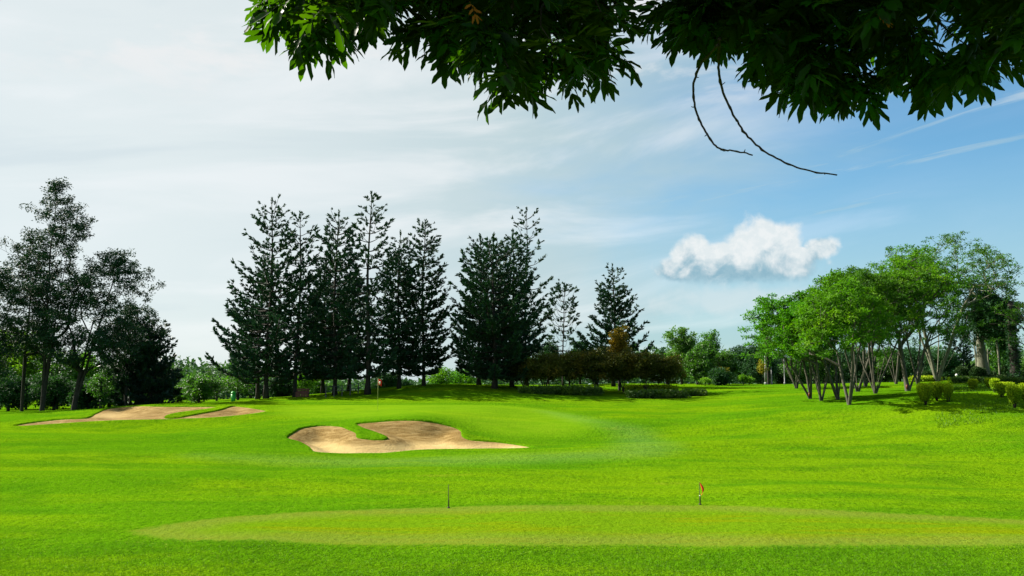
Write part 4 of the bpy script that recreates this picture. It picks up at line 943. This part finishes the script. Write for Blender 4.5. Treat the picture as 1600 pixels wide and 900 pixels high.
# ------------------------------------------------------------------ overhanging tree above the camera
def leaflet_proto(rng, L, W, n=6):
    s = np.linspace(0, 1, n + 1); w = W * .5 * np.sin(np.clip(s * .97 + .03, 0, 1) * math.pi) ** .46; w[-1] = .0008; w[0] = .001
    wav = .10 * W * np.sin(s * 14 + rng.rand() * 6); z = -.25 * L * s ** 2 * rng.uniform(-.2, 1)
    c = np.stack([L * s, 0 * s, z], 1); l = np.stack([L * s, w + wav * (w > .002), z + w * .35 + wav * .6], 1); r = np.stack([L * s, -w + wav * (w > .002), z + w * .35 - wav * .6], 1)
    V = np.stack([l, c, r], 1).reshape(-1, 3); q = []
    for i in range(n):
        for j in range(2): a = i * 3 + j; q.append((a, a + 1, a + 4, a + 3))
    return V, np.array(q)
def leaf_proto(seed):
    rng = np.random.RandomState(seed); parts, vals = [], []; nl = rng.randint(3, 6); RL = rng.uniform(.16, .25)
    rz_ = lambda t: np.array([RL * t, .012 * math.sin(t * 3 + seed), -.05 * t * t])
    for i in range(nl * 2 + 1):
        if i < nl * 2: t = .28 + .68 * (i // 2) / max(1, nl - 1); side = 1 if i % 2 else -1; ang = side * rng.uniform(.75, 1.1) * (1.12 - .45 * t)
        else: t = 1.0; ang = rng.normal(0, .1)
        L = rng.uniform(.11, .155) * (.8 + .25 * t); V, q = leaflet_proto(rng, L, L * rng.uniform(.24, .31))
        tw = rng.normal(0, .35); ca, sa_ = math.cos(tw), math.sin(tw); V = V @ np.array([[1, 0, 0], [0, ca, sa_], [0, -sa_, ca]])
        pt = rng.normal(-.15, .22); ca, sa_ = math.cos(pt), math.sin(pt); V = V @ np.array([[ca, 0, sa_], [0, 1, 0], [-sa_, 0, ca]])
        ca, sa_ = math.cos(ang), math.sin(ang); V = V @ np.array([[ca, sa_, 0], [-sa_, ca, 0], [0, 0, 1]])
        parts.append((V + rz_(t), [q])); vals.append(np.full(len(V), rng.rand()))
    V, fl = merge(parts); rp = np.array([rz_(t) for t in np.linspace(0, 1, 5)]); Vr, fr = tube(rp, [.0022, .002, .0018, .0014, .001], 3, cap=False)
    nV = len(V); V = np.concatenate([V, Vr]); q = np.concatenate([fl[0], fr[0] + nV]); return V, q, np.concatenate(vals + [np.full(len(Vr), .2)])
protos = [leaf_proto(700 + i) for i in range(10)]
def place_leaves(B_, D_, U_, rng, sc):
    Vs, qs, vs, off = [], [], [], 0; X_ = nrm(D_); Y_ = nrm(np.cross(U_, X_)); Z_ = np.cross(X_, Y_)
    for i in range(len(B_)):
        V, q, v = protos[rng.randint(len(protos))]; s = sc * rng.uniform(.75, 1.2)
        Vs.append((V[:, :1] * X_[i] + V[:, 1:2] * Y_[i] + V[:, 2:] * Z_[i]) * s + B_[i]); qs.append(q + off); off += len(V); vs.append(np.clip(v * .6 + rng.rand() * .4, 0, 1))
    return np.concatenate(Vs), np.concatenate(qs), np.concatenate(vs)
edgeL = [(372, -8), (385, 4), (410, 14), (440, 60), (480, 78), (520, 92), (560, 60), (600, 58), (640, 62), (690, 95), (730, 100), (770, 110), (800, 150), (850, 160), (900, 150), (940, 128), (960, 80), (990, 45), (1000, 10)]
edgeR = [(1006, 4), (1020, 18), (1060, 60), (1085, 82), (1120, 95), (1160, 92), (1200, 120), (1240, 160), (1275, 178), (1330, 182), (1370, 168), (1400, 140), (1440, 152), (1480, 160), (1520, 128), (1560, 118), (1600, 100), (1660, 110), (1760, 60)]
def canopy_nodes(edge, rng, n, dmin, dmax, top, hang):
    ex, ey = np.array(edge, float).T; o = []
    while len(o) < n:
        px = rng.uniform(ex[0] + (72 if ex[0] < 600 else 44), ex[-1] - (52 if ex[0] < 600 else 30)); lo = np.interp(px, ex, ey) - 64 + rng.normal(0, 14) - 45 * max(0, 1 - min(px - ex[0], ex[-1] - px) / 60.0); fr = rng.rand() ** .85; py = lo + (top - lo) * fr
        D = rng.uniform(dmin, dmax); 
        if py > lo: continue
        p = P(px, max(py, -330), D); cl = math.sin(p[0] * 4.1 + 1) + math.sin(p[2] * 5.3 + p[1] * 2) + math.sin(p[1] * 4.7 + p[0] * 2.2)
        if py > -90 and cl + rng.normal(0, .5) < (-1.1 if 1010 < px < 1200 else -.1): continue
        p = P(px, max(py, -330), D); o.append((*p, py > lo - 26, np.sign((px - .5 * (ex[0] + ex[-1])) / (ex[-1] - ex[0]))))
    for hx, hy in hang:
        for _ in range(2): o.append((*P(hx + rng.normal(0, 9), hy - 24 + rng.normal(0, 6), rng.uniform(dmin + .5, dmin + 1.3)), True, 0))
    return np.array(o)
HL = [(440, 14), (456, 42), (492, 52), (522, 58), (560, 30), (606, 22), (662, 50), (690, 62), (722, 58), (778, 84), (812, 122), (838, 112), (880, 112), (908, 116), (940, 92), (968, 40)]
HR = [(1040, 10), (1084, 42), (1108, 48), (1148, 66), (1204, 84), (1236, 118), (1262, 138), (1300, 130), (1344, 140), (1392, 104), (1446, 118), (1474, 122), (1520, 96), (1562, 78)]
base = np.array([5.2, 3.4, float(terr([5.2], [3.4])[0])])
ot = thing('overhanging_tree', 'dark leaved tree whose pinnate foliage hangs into the top of the view', 'tree', tuple(base))
def loc(a): return np.asarray(a, float) - base
tk = np.array([(5.2, 3.4, base[2] - .2), (5.15, 3.4, -.6), (5.0, 3.5, .8), (4.7, 3.7, 2.0), (4.1, 3.95, 2.9)]); V, fl = tube(loc(tk), [.30, .22, .19, .17, .13], 14); build('trunk', V, fl, M['bark'], ot, smooth=True)
V, fl = tube(loc([(4.7, 3.7, 2.0), (4.9, 4.3, 3.3), (5.6, 5.2, 4.6)]), [.14, .11, .07], 10); build('upper_limb', V, fl, M['bark'], ot, smooth=True)
rng = np.random.RandomState(31)
for nm, edge, n, dm, dM, limb in (('left', edgeL, 430, 3.3, 5.2, [(2.2, 4.1, 3.1), (.9, 4.0, 2.75), (-.1, 3.9, 2.5), (-.8, 3.8, 2.25)]), ('right', edgeR, 560, 3.2, 5.4, [(3.5, 4.1, 2.7), (2.5, 4.0, 2.35), (1.6, 3.9, 2.15), (1.0, 3.8, 2.05)])):
    nd = canopy_nodes(edge, rng, n, dm, dM, -190, HL if nm == 'left' else HR); Pn_ = nd[:, :3]
    start = [np.array([(4.1, 3.95, 2.9)] + limb)]
    A, B, ra, rb = grow([loc(start[0])], loc(Pn_), rng, .075, seg=.12, arch=.35, rmin=.0028, jit=.25, ang=.6, down=-.3, expo=.5)
    w_ = wood_mesh(A, B, ra, rb); build('branch', w_[0], w_[1], M['twig'], ot, smooth=True)
    Bs, Ds, Us = [], [], []
    for i in range(len(nd)):
        k = rng.randint(5, 8); a0 = rng.rand() * 6.28
        for j in range(k):
            a = a0 + j * 6.283 / k + rng.normal(0, .3); dn = rng.uniform(-1.1, -.15) if nd[i, 3] else rng.uniform(-.8, .7)
            Bs.append(nd[i, :3]); Ds.append((math.cos(a), math.sin(a) * .8, dn)); Us.append((math.cos(a) * .8 + rng.normal(0, .3), math.sin(a) * .8 + rng.normal(0, .3), .9))
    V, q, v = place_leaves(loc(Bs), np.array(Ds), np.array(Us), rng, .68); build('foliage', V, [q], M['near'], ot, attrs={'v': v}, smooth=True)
# a few wilted orange leaves
for wp, wd_ in (((1368, 22, 3.2), (.5, -.3, -.4)), ((735, 2, 3.2), (.3, -.3, -.8))):
    V, q, v = place_leaves(loc([P(*wp)]), np.array([wd_]), np.array([(0, -.6, 1.0)]), rng, .24); build('wilted_leaf', V, [q], M['wilt'], ot, attrs={'v': v}, smooth=True)
# two dead hanging twigs
for pl in ([(1124, 60), (1123, 85), (1122, 108), (1128, 140), (1141, 172), (1158, 200), (1178, 224), (1205, 244), (1240, 260), (1275, 270), (1308, 273)],
           [(1122, 70), (1108, 86), (1094, 100), (1084, 125), (1083, 155), (1090, 182), (1103, 208), (1118, 229), (1130, 235), (1150, 236), (1176, 242)]):
    n_p = len(pl); pp = [P(x, y, 3.55 + .25 * math.sin(k * .4)) for k, (x, y) in enumerate(pl)]; pp = smooth_poly(pp, .03)[:-3] if False else np.array(pp)
    tt = np.linspace(0, n_p - 1, n_p * 5); sp = np.stack([np.interp(tt, range(n_p), pp[:, i]) for i in range(3)], 1)
    ker = np.ones(5) / 5; sm_ = sp.copy()
    for i in range(3): sm_[2:-2, i] = np.convolve(sp[:, i], ker, 'valid')
    sm_ += rng.normal(0, .0012, sm_.shape); rr = np.linspace(.0062, .0028, len(sm_)) * (1 + .12 * rng.rand(len(sm_)))
    rr[::7] *= 1.35; stubs = [tube(loc(sm_), rr, 7)]
    for k_ in range(6, len(sm_) - 3, 9):
        dv = nrm(rng.normal(0, 1, 3)) * rng.uniform(.008, .022); stubs.append(tube(loc([sm_[k_], sm_[k_] + dv * .6 + [0, 0, -.002], sm_[k_] + dv]), [.003, .0022, .0012], 5))
    V, fl = merge(stubs); build('hanging_twig', V, fl, M['twig'], ot, smooth=True)
